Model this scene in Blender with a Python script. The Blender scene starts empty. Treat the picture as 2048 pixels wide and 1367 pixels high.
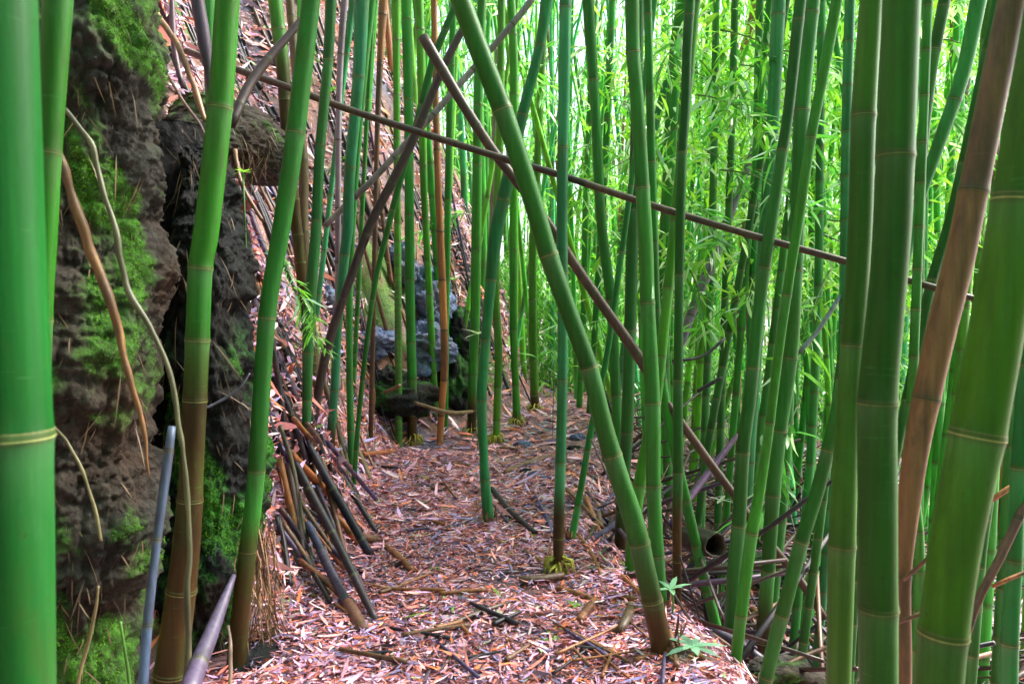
import bpy, math, random
import numpy as np
from mathutils import Vector

# ------------------------------------------------------------------ camera, sky, sun, exposure
S = bpy.context.scene
COL = S.collection
CAM_H = 1.3
F = 1593.0                      # focal length in photograph pixels (photo is 2048 px wide)
PITCH = math.atan(83.5 / F)     # looking slightly down
cam_d = bpy.data.cameras.new('camera'); cam = bpy.data.objects.new('camera', cam_d); COL.objects.link(cam)
cam_d.sensor_width = 36.0; cam_d.lens = 36.0 * F / 2048.0
cam_d.clip_start = 0.05; cam_d.clip_end = 500.0
cam.location = (0, 0, CAM_H); cam.rotation_euler = (math.radians(90) - PITCH, 0, 0)
cam_d.dof.use_dof = True; cam_d.dof.focus_distance = 4.2; cam_d.dof.aperture_fstop = 5.6
S.camera = cam

SUN_EL, SUN_AZ = math.radians(48), math.radians(66)      # azimuth from +Y towards +X
w = bpy.data.worlds.new('World'); S.world = w; w.use_nodes = True
nt = w.node_tree
bg = nt.nodes['Background']
sky = nt.nodes.new('ShaderNodeTexSky'); sky.sky_type = 'NISHITA'; sky.sun_disc = False
sky.sun_elevation = SUN_EL; sky.sun_rotation = SUN_AZ
sky.air_density = 0.8; sky.dust_density = 4.0; sky.ozone_density = 0.6
nt.links.new(sky.outputs[0], bg.inputs['Color']); bg.inputs['Strength'].default_value = 0.15
sun_d = bpy.data.lights.new('sun', 'SUN'); sun = bpy.data.objects.new('sun', sun_d); COL.objects.link(sun)
sun_d.energy = 3.2; sun_d.angle = math.radians(12); sun_d.color = (1.0, 0.96, 0.9)
sdir = Vector((math.sin(SUN_AZ) * math.cos(SUN_EL), math.cos(SUN_AZ) * math.cos(SUN_EL), math.sin(SUN_EL)))
sun.rotation_euler = sdir.to_track_quat('Z', 'Y').to_euler()
S.view_settings.view_transform = 'Standard'; S.view_settings.look = 'None'
S.view_settings.gamma = 1.0; S.view_settings.use_curve_mapping = False
S.view_settings.exposure = 2.35
try:
    S.cycles.max_bounces = 6; S.cycles.diffuse_bounces = 3; S.cycles.glossy_bounces = 2
    S.cycles.transmission_bounces = 4; S.cycles.use_denoising = True
except Exception:
    pass

rng = np.random.default_rng(11)
random.seed(5)

# ------------------------------------------------------------------ maths helpers
def lin(r, g, b):
    c = np.array([r, g, b], float) / 255.0
    return np.where(c <= 0.04045, c / 12.92, ((c + 0.055) / 1.055) ** 2.4)

def hsh(ix, iy, iz, seed):
    h = (ix * 374761393 + iy * 668265263 + iz * 2147483647 + seed * 974634777) & 0xffffffff
    h = ((h ^ (h >> 13)) * 1274126177) & 0xffffffff
    h = (h ^ (h >> 16)) & 0xffffffff
    return h.astype(np.float64) / 4294967295.0

def vnoise(p, seed=0):
    p = np.asarray(p, float); i = np.floor(p).astype(np.int64); f = p - i; f = f * f * (3 - 2 * f)
    out = 0
    for dx in (0, 1):
        for dy in (0, 1):
            for dz in (0, 1):
                wgt = (f[:, 0] if dx else 1 - f[:, 0]) * (f[:, 1] if dy else 1 - f[:, 1]) * (f[:, 2] if dz else 1 - f[:, 2])
                out = out + wgt * hsh(i[:, 0] + dx, i[:, 1] + dy, i[:, 2] + dz, seed)
    return out * 2 - 1

def fbm(p, octv=4, seed=0, gain=0.5, ridged=False):
    a, s, o = 1.0, 0.0, 0.0
    p = np.asarray(p, float)
    for k in range(octv):
        n = vnoise(p, seed + k * 17)
        if ridged: n = 1 - 2 * np.abs(n)
        s = s + a * n; o += a; a *= gain; p = p * 2.07 + 3.1
    return s / o

def sstep(a, b, x):
    t = np.clip((x - a) / (b - a), 0, 1); return t * t * (3 - 2 * t)

# ------------------------------------------------------------------ the lie of the land
XLY = [-6, 1, 2.2, 2.8, 3.3, 4.2, 5, 6, 7, 7.5, 8.3, 9.4, 12, 16, 22, 40, 90]
XLX = [-2.6, -2.0, -1.65, -1.15, -.88, -.75, -.93, -1.05, -.98, -.62, -.2, .2, .45, .2, -.8, -6, -20]
XRY = [-6, 1, 2, 3, 4, 5.2, 6.2, 7, 8.3, 10, 13, 90]
XRX = [.95, .95, .75, .6, .34, .42, .66, .8, .95, .95, 1.0, 1.0]

def height(X, Y, rough=True):
    X = np.asarray(X, float); Y = np.asarray(Y, float)
    dl = np.interp(Y, XLY, XLX) - X
    dr = X - np.interp(Y, XRY, XRX)
    d = np.maximum(dl, 0)
    rise = 0.5 * d + 2.0 * np.maximum(d - 0.22, 0) + 0.3 * sstep(0, .4, d)
    rise = np.where(rise > 5.0, 5.0 + (rise - 5.0) * 0.25, rise)
    r = np.maximum(dr, 0)
    drop = -0.72 * sstep(0, 1.0, r) - 0.16 * np.clip(r - 0.5, 0, 6) + 0.0 * r
    z = rise + drop + 0.03 * sstep(-.3, 0, -np.abs(dr)) 
    if rough:
        sh = X.shape
        P = np.stack([X.ravel(), Y.ravel(), np.zeros(X.size)], 1)
        n1 = fbm(P * 1.3, 3, 3).reshape(sh); n2 = fbm(P * 6.0, 3, 9).reshape(sh)
        off = np.clip(np.maximum(dl, dr) / 0.5, 0, 1)
        led = fbm(P * np.array([2.4, 2.0, 1]) + 7, 4, 31, .55, True).reshape(sh)
        z = z + led * .20 * np.clip((dl - .25) / .6, 0, 1) + n1 * (0.03 + 0.14 * off) + n2 * (0.012 + 0.05 * off)
    return z

def h1(x, y): return float(height(np.array([x]), np.array([y]))[0])

CP, SP = math.cos(PITCH), math.sin(PITCH)
def ray(px, py):
    cx, cy = (px - 1024.0) / F, (683.5 - py) / F
    return np.array([cx, CP + cy * SP, -SP + cy * CP])
def at(px, py, Y):                      # the point seen at a pixel, Y metres ahead
    r = ray(px, py); return np.array([0, 0, CAM_H]) + r * (Y / r[1])
def ground_hit(px, py, y0=1.2, y1=40):
    r = ray(px, py); ys = np.arange(y0, y1, 0.02)
    X = r[0] / r[1] * ys; Z = CAM_H + r[2] / r[1] * ys
    hh = height(X, ys); k = np.argmax(Z < hh)
    return float(ys[k]) if (Z < hh).any() else y1

# ------------------------------------------------------------------ mesh helpers
def mesh_np(name, V, Fc, col=None, smooth=True):
    V = np.asarray(V, np.float32); me = bpy.data.meshes.new(name)
    if not isinstance(Fc, list): Fc = [Fc]
    Fc = [np.asarray(f, np.int32) for f in Fc if len(f)]
    me.vertices.add(len(V)); me.vertices.foreach_set('co', V.ravel())
    idx = np.concatenate([f.ravel() for f in Fc]); tot = np.concatenate([np.full(len(f), f.shape[1], np.int32) for f in Fc])
    st = np.concatenate([[0], np.cumsum(tot)[:-1]]).astype(np.int32)
    me.loops.add(len(idx)); me.loops.foreach_set('vertex_index', idx)
    me.polygons.add(len(tot)); me.polygons.foreach_set('loop_start', st)
    try: me.polygons.foreach_set('loop_total', tot)
    except Exception: pass
    me.update(calc_edges=True); me.validate()
    me.polygons.foreach_set('use_smooth', np.full(len(me.polygons), smooth, bool))
    if col is not None:
        a = me.color_attributes.new('Col', 'FLOAT_COLOR', 'POINT')
        c = np.ones((len(V), 4), np.float32); c[:, :3] = col; a.data.foreach_set('color', c.ravel())
    return me

def obj(name, me, mat, parent=None, loc=None):
    o = bpy.data.objects.new(name, me); COL.objects.link(o)
    if mat is not None and not me.materials: me.materials.append(mat)
    if parent is not None: o.parent = parent
    if loc is not None: o.location = loc
    return o
def empty(name, loc):
    o = bpy.data.objects.new(name, None); COL.objects.link(o); o.location = loc; o.empty_display_size = .1; return o
def tag(o, label=None, cat=None, group=None, kind=None):
    if label: o['label'] = label
    if cat: o['category'] = cat
    if group: o['group'] = group
    if kind: o['kind'] = kind
    return o

class MB:                                # collects tubes and blades into one mesh
    def __init__(s): s.V = []; s.Q = []; s.T = []; s.C = []; s.n = 0
    def add(s, V, Q=None, T=None, C=None):
        V = np.asarray(V, float)
        if Q is not None and len(Q): s.Q.append(np.asarray(Q) + s.n)
        if T is not None and len(T): s.T.append(np.asarray(T) + s.n)
        C = np.broadcast_to(np.asarray(C if C is not None else (1, 1, 1), float), (len(V), 3))
        s.V.append(V); s.C.append(C); s.n += len(V)
    def tube(s, P, R, C, sides=8, cap=True, squash=None):
        P = np.asarray(P, float); n = len(P); R = np.broadcast_to(np.asarray(R, float), (n,)); C = np.broadcast_to(np.asarray(C, float), (n, 3))
        T = np.gradient(P, axis=0); T /= np.linalg.norm(T, axis=1)[:, None] + 1e-12
        ref = np.eye(3)[np.argmin(np.abs(T.mean(0)))]
        U = np.zeros((n, 3)); u = ref
        for i in range(n):
            u = u - T[i] * np.dot(u, T[i]); u = u / (np.linalg.norm(u) + 1e-12); U[i] = u
        W = np.cross(T, U); a = np.linspace(0, 2 * np.pi, sides, endpoint=False)
        V = P[:, None, :] + R[:, None, None] * (np.cos(a)[None, :, None] * U[:, None, :] + np.sin(a)[None, :, None] * W[:, None, :])
        V = V.reshape(-1, 3); CC = np.repeat(C, sides, 0)
        i = np.arange(n - 1)[:, None] * sides; j = np.arange(sides)[None, :]; jn = (j + 1) % sides
        Q = np.stack([i + j, i + jn, i + jn + sides, i + j + sides], -1).reshape(-1, 4)
        Tt = []
        if cap:
            b = len(V); V = np.vstack([V, P[0], P[-1]]); CC = np.vstack([CC, C[0] * .5, C[-1] * .5])
            for k in range(sides):
                Tt.append((b, (k + 1) % sides, k)); Tt.append((b + 1, (n - 1) * sides + k, (n - 1) * sides + (k + 1) % sides))
        s.add(V, Q, Tt, CC)
    def blades(s, P, D, N, L, W, C, curl=0.15):
        """many lance-shaped leaves at once: base P, direction D, face normal N"""
        P, D, N = (np.asarray(q, float) for q in (P, D, N)); m = len(P)
        L = np.broadcast_to(L, (m,))[:, None]; W = np.broadcast_to(W, (m,))[:, None]; curl = np.broadcast_to(curl, (m,))[:, None]
        D = D / (np.linalg.norm(D, axis=1)[:, None] + 1e-9); X = np.cross(D, N); X /= np.linalg.norm(X, axis=1)[:, None] + 1e-9
        N = np.cross(X, D)
        def pt(t, sx, dz): return P + D * L * t + X * W * sx + N * L * dz
        V = np.stack([pt(0, 0, 0), pt(.3, .5, -curl * .09 + .01), pt(.3, -.5, -curl * .09 + .01), pt(.68, .4, -curl * .46), pt(.68, -.4, -curl * .46), pt(1, 0, -curl)], 1).reshape(-1, 3)
        b = np.arange(m)[:, None] * 6
        Q = b + np.array([[1, 3, 4, 2]]); T = np.concatenate([b + np.array([[0, 1, 2]]), b + np.array([[3, 5, 4]])])
        s.add(V, Q, T, np.repeat(np.broadcast_to(C, (m, 3)), 6, 0))
    def mesh(s, name, smooth=True):
        return mesh_np(name, np.vstack(s.V), ([np.vstack(s.Q)] if s.Q else []) + ([np.vstack(s.T)] if s.T else []), np.vstack(s.C), smooth)

def lathe(mb, o, ax, prof, sides=28):
    ax = np.array(ax, float); ax /= np.linalg.norm(ax); u = np.cross(ax, [0, 0, 1.0]); u /= np.linalg.norm(u); w_ = np.cross(ax, u)
    a_ = np.linspace(0, 2 * np.pi, sides, endpoint=False); V = []; C = []
    for s_, r, col in prof:
        wob = 1 + .08 * np.sin(a_ * 3 + 1) + .05 * np.sin(a_ * 7)
        V.append(np.array(o) + ax * s_ + r * wob[:, None] * (np.cos(a_)[:, None] * u + np.sin(a_)[:, None] * w_)); C.append(np.tile(col, (sides, 1)))
    n = len(prof); i = np.arange(n - 1)[:, None] * sides; j = np.arange(sides)[None, :]; jn = (j + 1) % sides
    mb.add(np.vstack(V), np.stack([i + j, i + jn, i + jn + sides, i + j + sides], -1).reshape(-1, 4), None, np.vstack(C))

def resample(P, n):
    """Catmull-Rom through P (rows of any width)"""
    P = np.asarray(P, float)
    if len(P) == 2: return P[0] + (P[1] - P[0]) * np.linspace(0, 1, n)[:, None]
    E = np.vstack([2 * P[0] - P[1], P, 2 * P[-1] - P[-2]]); m = len(P) - 1
    t = np.linspace(0, m - 1e-6, n); k = t.astype(int); f = (t - k)[:, None]
    a, b, c, d = E[k], E[k + 1], E[k + 2], E[k + 3]
    return 0.5 * (2 * b + (c - a) * f + (2 * a - 5 * b + 4 * c - d) * f ** 2 + (3 * b - a - 3 * c + d) * f ** 3)

# ------------------------------------------------------------------ materials
def new_mat(name):
    m = bpy.data.materials.new(name); m.use_nodes = True; t = m.node_tree; return m, t, t.nodes['Principled BSDF']
def N(t, kind, **kw):
    n = t.nodes.new(kind)
    for k, v in kw.items():
        if k in n.inputs: n.inputs[k].default_value = v
        else: setattr(n, k, v)
    return n
def ramp(t, fac, stops):
    r = t.nodes.new('ShaderNodeValToRGB'); cr = r.color_ramp
    while len(cr.elements) < len(stops): cr.elements.new(0.5)
    for e, (p, c) in zip(cr.elements, stops):
        e.position = p; e.color = (*c, 1) if len(c) == 3 else c
    t.links.new(fac, r.inputs[0]); return r
def mix(t, fac, a, b, mode='MIX'):
    m = t.nodes.new('ShaderNodeMix'); m.data_type = 'RGBA'; m.blend_type = mode
    for sock, v in ((m.inputs[0], fac), (m.inputs[6], a), (m.inputs[7], b)):
        if hasattr(v, 'is_linked') or hasattr(v, 'links'): t.links.new(v, sock)
        elif isinstance(v, (int, float)): sock.default_value = v
        else: sock.default_value = (*v, 1)
    return m.outputs[2]
def coords(t, scale, which='Object'):
    tc = t.nodes.new('ShaderNodeTexCoord'); mp = t.nodes.new('ShaderNodeMapping'); mp.inputs['Scale'].default_value = scale
    t.links.new(tc.outputs[which], mp.inputs['Vector']); return mp.outputs[0]
def noise(t, vec, scale, detail=4, rough=.6):
    n = N(t, 'ShaderNodeTexNoise', Scale=scale, Detail=detail, Roughness=rough); t.links.new(vec, n.inputs['Vector']); return n.outputs[0]
def bump(t, bsdf, h, strength, dist=0.01):
    b = N(t, 'ShaderNodeBump', Strength=strength, Distance=dist); t.links.new(h, b.inputs['Height']); t.links.new(b.outputs[0], bsdf.inputs['Normal'])

def skin(name, rough, streak, blotch, blotch_col, spec=.5, wax=(.07, .24, .08)):
    m, t, b = new_mat(name)
    at_ = N(t, 'ShaderNodeAttribute', attribute_name='Col')
    st = noise(t, coords(t, (60, 60, 1.6)), 1.0, 5)
    bl = noise(t, coords(t, (9, 9, 3)), 1.0, 6, .7)
    fine = noise(t, coords(t, (260, 260, 40)), 1.0, 2)
    s1 = ramp(t, st, [(.3, (1 - streak,) * 3), (.7, (1 + streak * .6,) * 3)])
    c = mix(t, 1.0, at_.outputs[0], s1.outputs[0], 'MULTIPLY')
    bm = ramp(t, bl, [(.5, (0, 0, 0)), (.62, (blotch,) * 3)])
    c = mix(t, bm.outputs[0], c, blotch_col)
    wx = noise(t, coords(t, (16, 16, 5)), 1.0, 8, .75)          # grey bloom, lichen flecks and scuffs
    c = mix(t, ramp(t, wx, [(.54, (0, 0, 0)), (.68, (.17, .17, .17))]).outputs[0], c, wax)
    sp_ = noise(t, coords(t, (75, 75, 55)), 1.0, 4, .7)
    c = mix(t, ramp(t, sp_, [(.64, (0, 0, 0)), (.72, (.55, .55, .55))]).outputs[0], c, (.03, .03, .015))
    sc_ = noise(t, coords(t, (9, 9, 120)), 1.0, 3, .6)
    c = mix(t, ramp(t, sc_, [(.66, (0, 0, 0)), (.7, (.3, .3, .3))]).outputs[0], c, wax)
    t.links.new(c, b.inputs['Base Color'])
    rr = ramp(t, bl, [(.3, (rough,) * 3), (.7, (rough + .2,) * 3)])
    t.links.new(rr.outputs[0], b.inputs['Roughness'])
    b.inputs['Specular IOR Level'].default_value = spec
    bump(t, b, fine, .12, .002)
    return m
M_CULM = skin('bamboo_skin', .36, .28, .45, (.04, .09, .012), .26)
M_DEAD = skin('dead_cane', .38, .45, .5, (.035, .022, .02), .5, (.2, .12, .08))

def leaf_mat(name, trans, rough):
    m, t, b = new_mat(name)
    a = N(t, 'ShaderNodeAttribute', attribute_name='Col'); t.links.new(a.outputs[0], b.inputs['Base Color'])
    b.inputs['Roughness'].default_value = rough
    tr = t.nodes.new('ShaderNodeBsdfTranslucent'); mx = t.nodes.new('ShaderNodeMixShader'); mx.inputs[0].default_value = trans
    bright = mix(t, 1.0, a.outputs[0], (1.35, 1.35, .8), 'MULTIPLY')
    t.links.new(bright, tr.inputs[0]); t.links.new(b.outputs[0], mx.inputs[1]); t.links.new(tr.outputs[0], mx.inputs[2])
    t.links.new(mx.outputs[0], t.nodes['Material Output'].inputs[0]); return m
M_LEAF = leaf_mat('bamboo_leaf', .45, .32)
M_LITTER = leaf_mat('fallen_leaf', .0, .5)
M_MOSS = leaf_mat('moss_tuft', .15, .95); M_MOSS.node_tree.nodes['Principled BSDF'].inputs['Specular IOR Level'].default_value = .1

def ground_mat():
    m, t, b = new_mat('forest_floor')
    v = coords(t, (1, 1, 1)); g = N(t, 'ShaderNodeNewGeometry')
    n1 = noise(t, v, 14, 8, .7); n2 = noise(t, v, 1.7, 4); n3 = noise(t, v, 60, 4, .8)
    c1 = ramp(t, n1, [(.25, (.05, .03, .045)), (.45, (.20, .11, .13)), (.58, (.36, .19, .18)), (.72, (.55, .32, .28))])
    c2 = ramp(t, n1, [(.3, (.05, .05, .09)), (.6, (.17, .16, .26)), (.8, (.3, .28, .38))])
    f = ramp(t, n2, [(.5, (0, 0, 0)), (.6, (1, 1, 1))])
    c = mix(t, f.outputs[0], c1.outputs[0], c2.outputs[0])
    n5 = noise(t, v, 2.3, 4, .6); sx0 = N(t, 'ShaderNodeSeparateXYZ'); t.links.new(g.outputs['Normal'], sx0.inputs[0])
    bank = mix(t, 1.0, ramp(t, sx0.outputs[2], [(.5, (1, 1, 1)), (.85, (0, 0, 0))]).outputs[0], ramp(t, n5, [(.46, (0, 0, 0)), (.58, (.6, .6, .6))]).outputs[0], 'MULTIPLY')
    c = mix(t, bank, c, mix(t, n1, (.14, .06, .025), (.5, .25, .11)))
    c = mix(t, .5, c, ramp(t, n3, [(.3, (.35, .3, .35)), (.7, (1.5, 1.4, 1.4))]).outputs[0], 'MULTIPLY')
    n4 = noise(t, v, 1.1, 5, .65); sx = N(t, 'ShaderNodeSeparateXYZ'); t.links.new(g.outputs['Normal'], sx.inputs[0])
    steep = ramp(t, sx.outputs[2], [(.45, (1, 1, 1)), (.8, (0, 0, 0))]); mo = ramp(t, n4, [(.55, (0, 0, 0)), (.63, (.8, .8, .8))])
    mf = mix(t, 1.0, steep.outputs[0], mo.outputs[0], 'MULTIPLY')
    c = mix(t, mf, c, mix(t, n3, (.03, .10, .01), (.16, .42, .03)))
    t.links.new(c, b.inputs['Base Color']); b.inputs['Roughness'].default_value = .7
    bump(t, b, n1, .9, .05); return m
M_GROUND = ground_mat()

def rock_mat(name, base, moss_amt, moss_col=(.09, .3, .03)):
    m, t, b = new_mat(name)
    v = coords(t, (1, 1, 1)); n1 = noise(t, v, 9, 9, .72); n2 = noise(t, v, 2.6, 5); n3 = noise(t, v, 55, 5, .8)
    lo, hi = [tuple(x * k for x in base) for k in (.25, 1.7)]
    c = ramp(t, n1, [(.3, lo), (.48, base), (.66, hi)]).outputs[0]
    c = mix(t, ramp(t, n2, [(.45, (0, 0, 0)), (.65, (.7, .7, .7))]).outputs[0], c, (base[0] * 1.5, base[1] * .9, base[2] * .62))
    c = mix(t, .6, c, ramp(t, n3, [(.3, (.4,) * 3), (.7, (1.6,) * 3)]).outputs[0], 'MULTIPLY')
    a = N(t, 'ShaderNodeAttribute', attribute_name='Col')      # red channel: where moss has settled
    sep = t.nodes.new('ShaderNodeSeparateColor'); t.links.new(a.outputs[0], sep.inputs[0])
    mul = N(t, 'ShaderNodeMath', operation='MULTIPLY'); t.links.new(sep.outputs[0], mul.inputs[0])
    mm = ramp(t, n3, [(.36, (.1,) * 3), (.54, (1,) * 3)]); t.links.new(mm.outputs[0], mul.inputs[1])
    mc = mix(t, ramp(t, n1, [(.35, (0, 0, 0)), (.65, (1, 1, 1))]).outputs[0], (moss_col[0] * .5, moss_col[1] * .35, moss_col[2] * .8), (moss_col[0] * 1.3, moss_col[1] * 1.2, moss_col[2]))
    sc = N(t, 'ShaderNodeMath', operation='MULTIPLY'); sc.inputs[1].default_value = moss_amt; t.links.new(mul.outputs[0], sc.inputs[0])
    c = mix(t, sc.outputs[0], c, mc)
    t.links.new(c, b.inputs['Base Color']); b.inputs['Roughness'].default_value = .8; b.inputs['Specular IOR Level'].default_value = .18
    vo = N(t, 'ShaderNodeTexVoronoi', Scale=26.0); t.links.new(v, vo.inputs['Vector'])
    hh = mix(t, .5, n3, vo.outputs['Distance']); hh = mix(t, .5, hh, n1)
    bump(t, b, hh, 1.0, .05); return m
M_ROCK = rock_mat('mossy_rock', (.050, .046, .040), 1.0)
M_ROCKB = rock_mat('dark_rock', (.016, .018, .019), 1.0, (.05, .26, .03))
M_CRACK_SHADE = rock_mat('crack_shade_rock', (.008, .008, .010), .3)  # near-black base: the shade of the crack is put into the rock colour
M_BLUE = rock_mat('blue_grey_stone', (.13, .17, .32), .35)

# ------------------------------------------------------------------ terrain
def axis(segs):
    out = []
    for a, b, st in segs: out.append(np.arange(a, b, st))
    return np.concatenate(out)
gx = axis([(-70, -14, 4), (-14, -5, .5), (-5, -2.6, .1), (-2.6, 2.6, .035), (2.6, 6, .12), (6, 16, .5), (16, 82, 4)])
gy = axis([(-8, .6, .4), (.6, 1.6, .08), (1.6, 5, .035), (5, 12, .055), (12, 20, .2), (20, 40, 1), (40, 130, 5)])
XX, YY = np.meshgrid(gx, gy); ZZ = height(XX, YY)
nx, ny = len(gx), len(gy); i = np.arange(ny - 1)[:, None] * nx; j = np.arange(nx - 1)[None, :]
Q = np.stack([i + j, i + j + 1, i + j + 1 + nx, i + j + nx], -1).reshape(-1, 4)
tag(obj('ground', mesh_np('ground', np.stack([XX, YY, ZZ], -1).reshape(-1, 3), Q), M_GROUND), 'leaf-strewn earth path with a steep bank on its left', kind='structure')

# ------------------------------------------------------------------ colours of canes
PAL = {
    'green':  [(.030, .225, .030), (.038, .25, .032), (.026, .20, .026)],
    'blue':   [(.030, .235, .075), (.036, .26, .088), (.026, .21, .066)],
    'yellow': [(.055, .24, .018), (.046, .22, .016), (.068, .26, .02)],
    'dark':   [(.018, .135, .016), (.023, .155, .02), (.016, .12, .014)],
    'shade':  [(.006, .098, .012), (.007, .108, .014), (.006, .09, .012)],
    'moss':   [(.022, .15, .008), (.03, .165, .010), (.018, .135, .008)],
    'deep':   [(.036, .155, .011), (.044, .17, .012), (.030, .14, .010)],
    'umber':  [(.075, .036, .026), (.062, .03, .023), (.09, .045, .032)],
    'brown':  [(.17, .085, .045), (.14, .07, .04), (.2, .10, .055)],
    'tan':    [(.32, .125, .045), (.27, .105, .04), (.35, .14, .05)],
    'violet': [(.12, .09, .20), (.15, .09, .19), (.12, .10, .23)],
    'black':  [(.018, .015, .028), (.028, .02, .034), (.014, .012, .022)],
    'purple': [(.085, .06, .15), (.11, .06, .12), (.07, .055, .13)],
    'grey':   [(.2, .16, .16), (.24, .19, .2), (.17, .13, .13)],
}
STAIN = np.array([.055, .022, .006])
TAKEN = []

def cane_mesh(W, R, nodes_s, pal, sides, stain_s=None, stain_hard=.12, node_detail=True, mb=None, step=.05, extra=None, seed=0, stub_parts=None):
    """W: dense world points, R radii, nodes_s arc positions of nodes -> adds a cane to a mesh builder"""
    r_ = np.random.default_rng(seed)
    seg = np.linalg.norm(np.diff(W, axis=0), axis=1); s = np.concatenate([[0], np.cumsum(seg)]); L = s[-1]
    ss = set(np.round(np.arange(0, L, step), 4)); ss.add(L)
    if node_detail:
        for n in nodes_s:
            for d in (-.03, -.012, -.005, 0, .004, .01, .03): ss.add(min(max(n + d * max(1, step / .05), 0), L))
    ss = np.array(sorted(ss)); ss = ss[np.concatenate([[True], np.diff(ss) > 1e-4])]
    P = np.stack([np.interp(ss, s, W[:, k]) for k in range(3)], 1); r = np.interp(ss, s, R)
    k = np.searchsorted(np.array(sorted(nodes_s)), ss) if len(nodes_s) else np.zeros(len(ss), int)
    pc = np.array(PAL[pal]); tints = pc[r_.integers(0, len(pc), len(nodes_s) + 2)] * (1 + .12 * r_.standard_normal((len(nodes_s) + 2, 1)))
    tints = tints * np.array([1 + .16 * r_.standard_normal(), 1 + .09 * r_.standard_normal(), 1 + .15 * r_.standard_normal()]).clip(.5, 1.6)
    C = tints[k].copy()
    C = C * (1 + .10 * vnoise(np.stack([ss * 5, ss * 0 + seed * 1.7, ss * 0], 1), 4))[:, None]
    if len(nodes_s):
        nd = np.array(sorted(nodes_s)); dist = ss[:, None] - nd[None, :]
        near = np.min(np.abs(dist), axis=1)
        if node_detail:
            r = r * (1 + .05 * np.exp(-(near / .008) ** 2) + .02 * np.exp(-(near / .03) ** 2))
        below = np.where(dist < 0, -dist, 9).min(1)           # pale bloom just under a node, darker above it
        bl_ = (.30 * np.exp(-below / .045) * (below > .004))[:, None] * (0 if pal in ('brown', 'tan', 'black', 'purple', 'grey', 'umber', 'violet') else 1)
        C = C * (1 - bl_) + np.array([.17, .33, .17]) * bl_
        above = np.where(dist >= 0, dist, 9).min(1)
        C = C * (1 - .35 * np.exp(-above / .03))[:, None]
        if extra == 'lines':
            C = np.where((near < .006 * max(1, step / .05))[:, None], C * .45 + np.array([.05, .06, .02]), C)
    if stain_s is not None:
        f = 1 - sstep(stain_s - stain_hard, stain_s + stain_hard, ss + .05 * vnoise(np.stack([ss * 9, ss * 0, ss * 0 + seed], 1)))
        C = C * (1 - .96 * f)[:, None] + STAIN * (.96 * f)[:, None] * (1 + .5 * vnoise(np.stack([ss * 7, ss * 0 + seed, ss * 0], 1), 9))[:, None]
    C = np.clip(C, .004, .8)
    mb.tube(P, r, C, sides)
    return ss

def ring_mesh(c, T, r, wid, col):
    mb = MB(); T = T / np.linalg.norm(T)
    P = [c + T * d for d in (-wid * 2.2, -wid * 1.1, -wid * .4, wid * .3, wid * .9, wid * 1.7, wid * 2.6)]; g_ = col * .45
    mb.tube(P, np.array([1.0, 1.045, 1.085, 1.03, 1.035, 1.055, 1.0]) * r, np.array([col * .75, col * .95, col * 1.15, col * .2, col * .22, g_, g_]), 40, cap=False)
    return mb.mesh('node_ring')

def collar_mesh(c, r, spread=1.0, col=(.55, .5, .06)):
    mb = MB(); n = 34
    for q in range(n):
        a = q / n * 2 * math.pi + rng.uniform(-.1, .1); d = np.array([math.cos(a), math.sin(a), 0])
        z0 = rng.uniform(.0, .09) ; ln = rng.uniform(.6, 1.2) * .09 * spread
        p0 = c + d * r * .85 + np.array([0, 0, z0]); p1 = p0 + d * ln * .55 + np.array([0, 0, -.01]); p2 = p0 + d * ln * .8 + np.array([0, 0, -z0 - .03])
        cc = np.array(col) * rng.uniform(.6, 1.25)
        mb.tube([p0, p1, p2], [.008, .006, .002], [cc, cc, cc * .8], 5)
    return mb.mesh('root_collar')

def s_of(n, py, s_):
    if n < py[0]: return float(s_[0] + (n - py[0]) * (s_[4] - s_[0]) / (py[4] - py[0]))
    if n > py[-1]: return float(s_[-1] + (n - py[-1]) * (s_[-1] - s_[-5]) / (py[-1] - py[-5]))
    return float(np.interp(n, py, s_))

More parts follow.
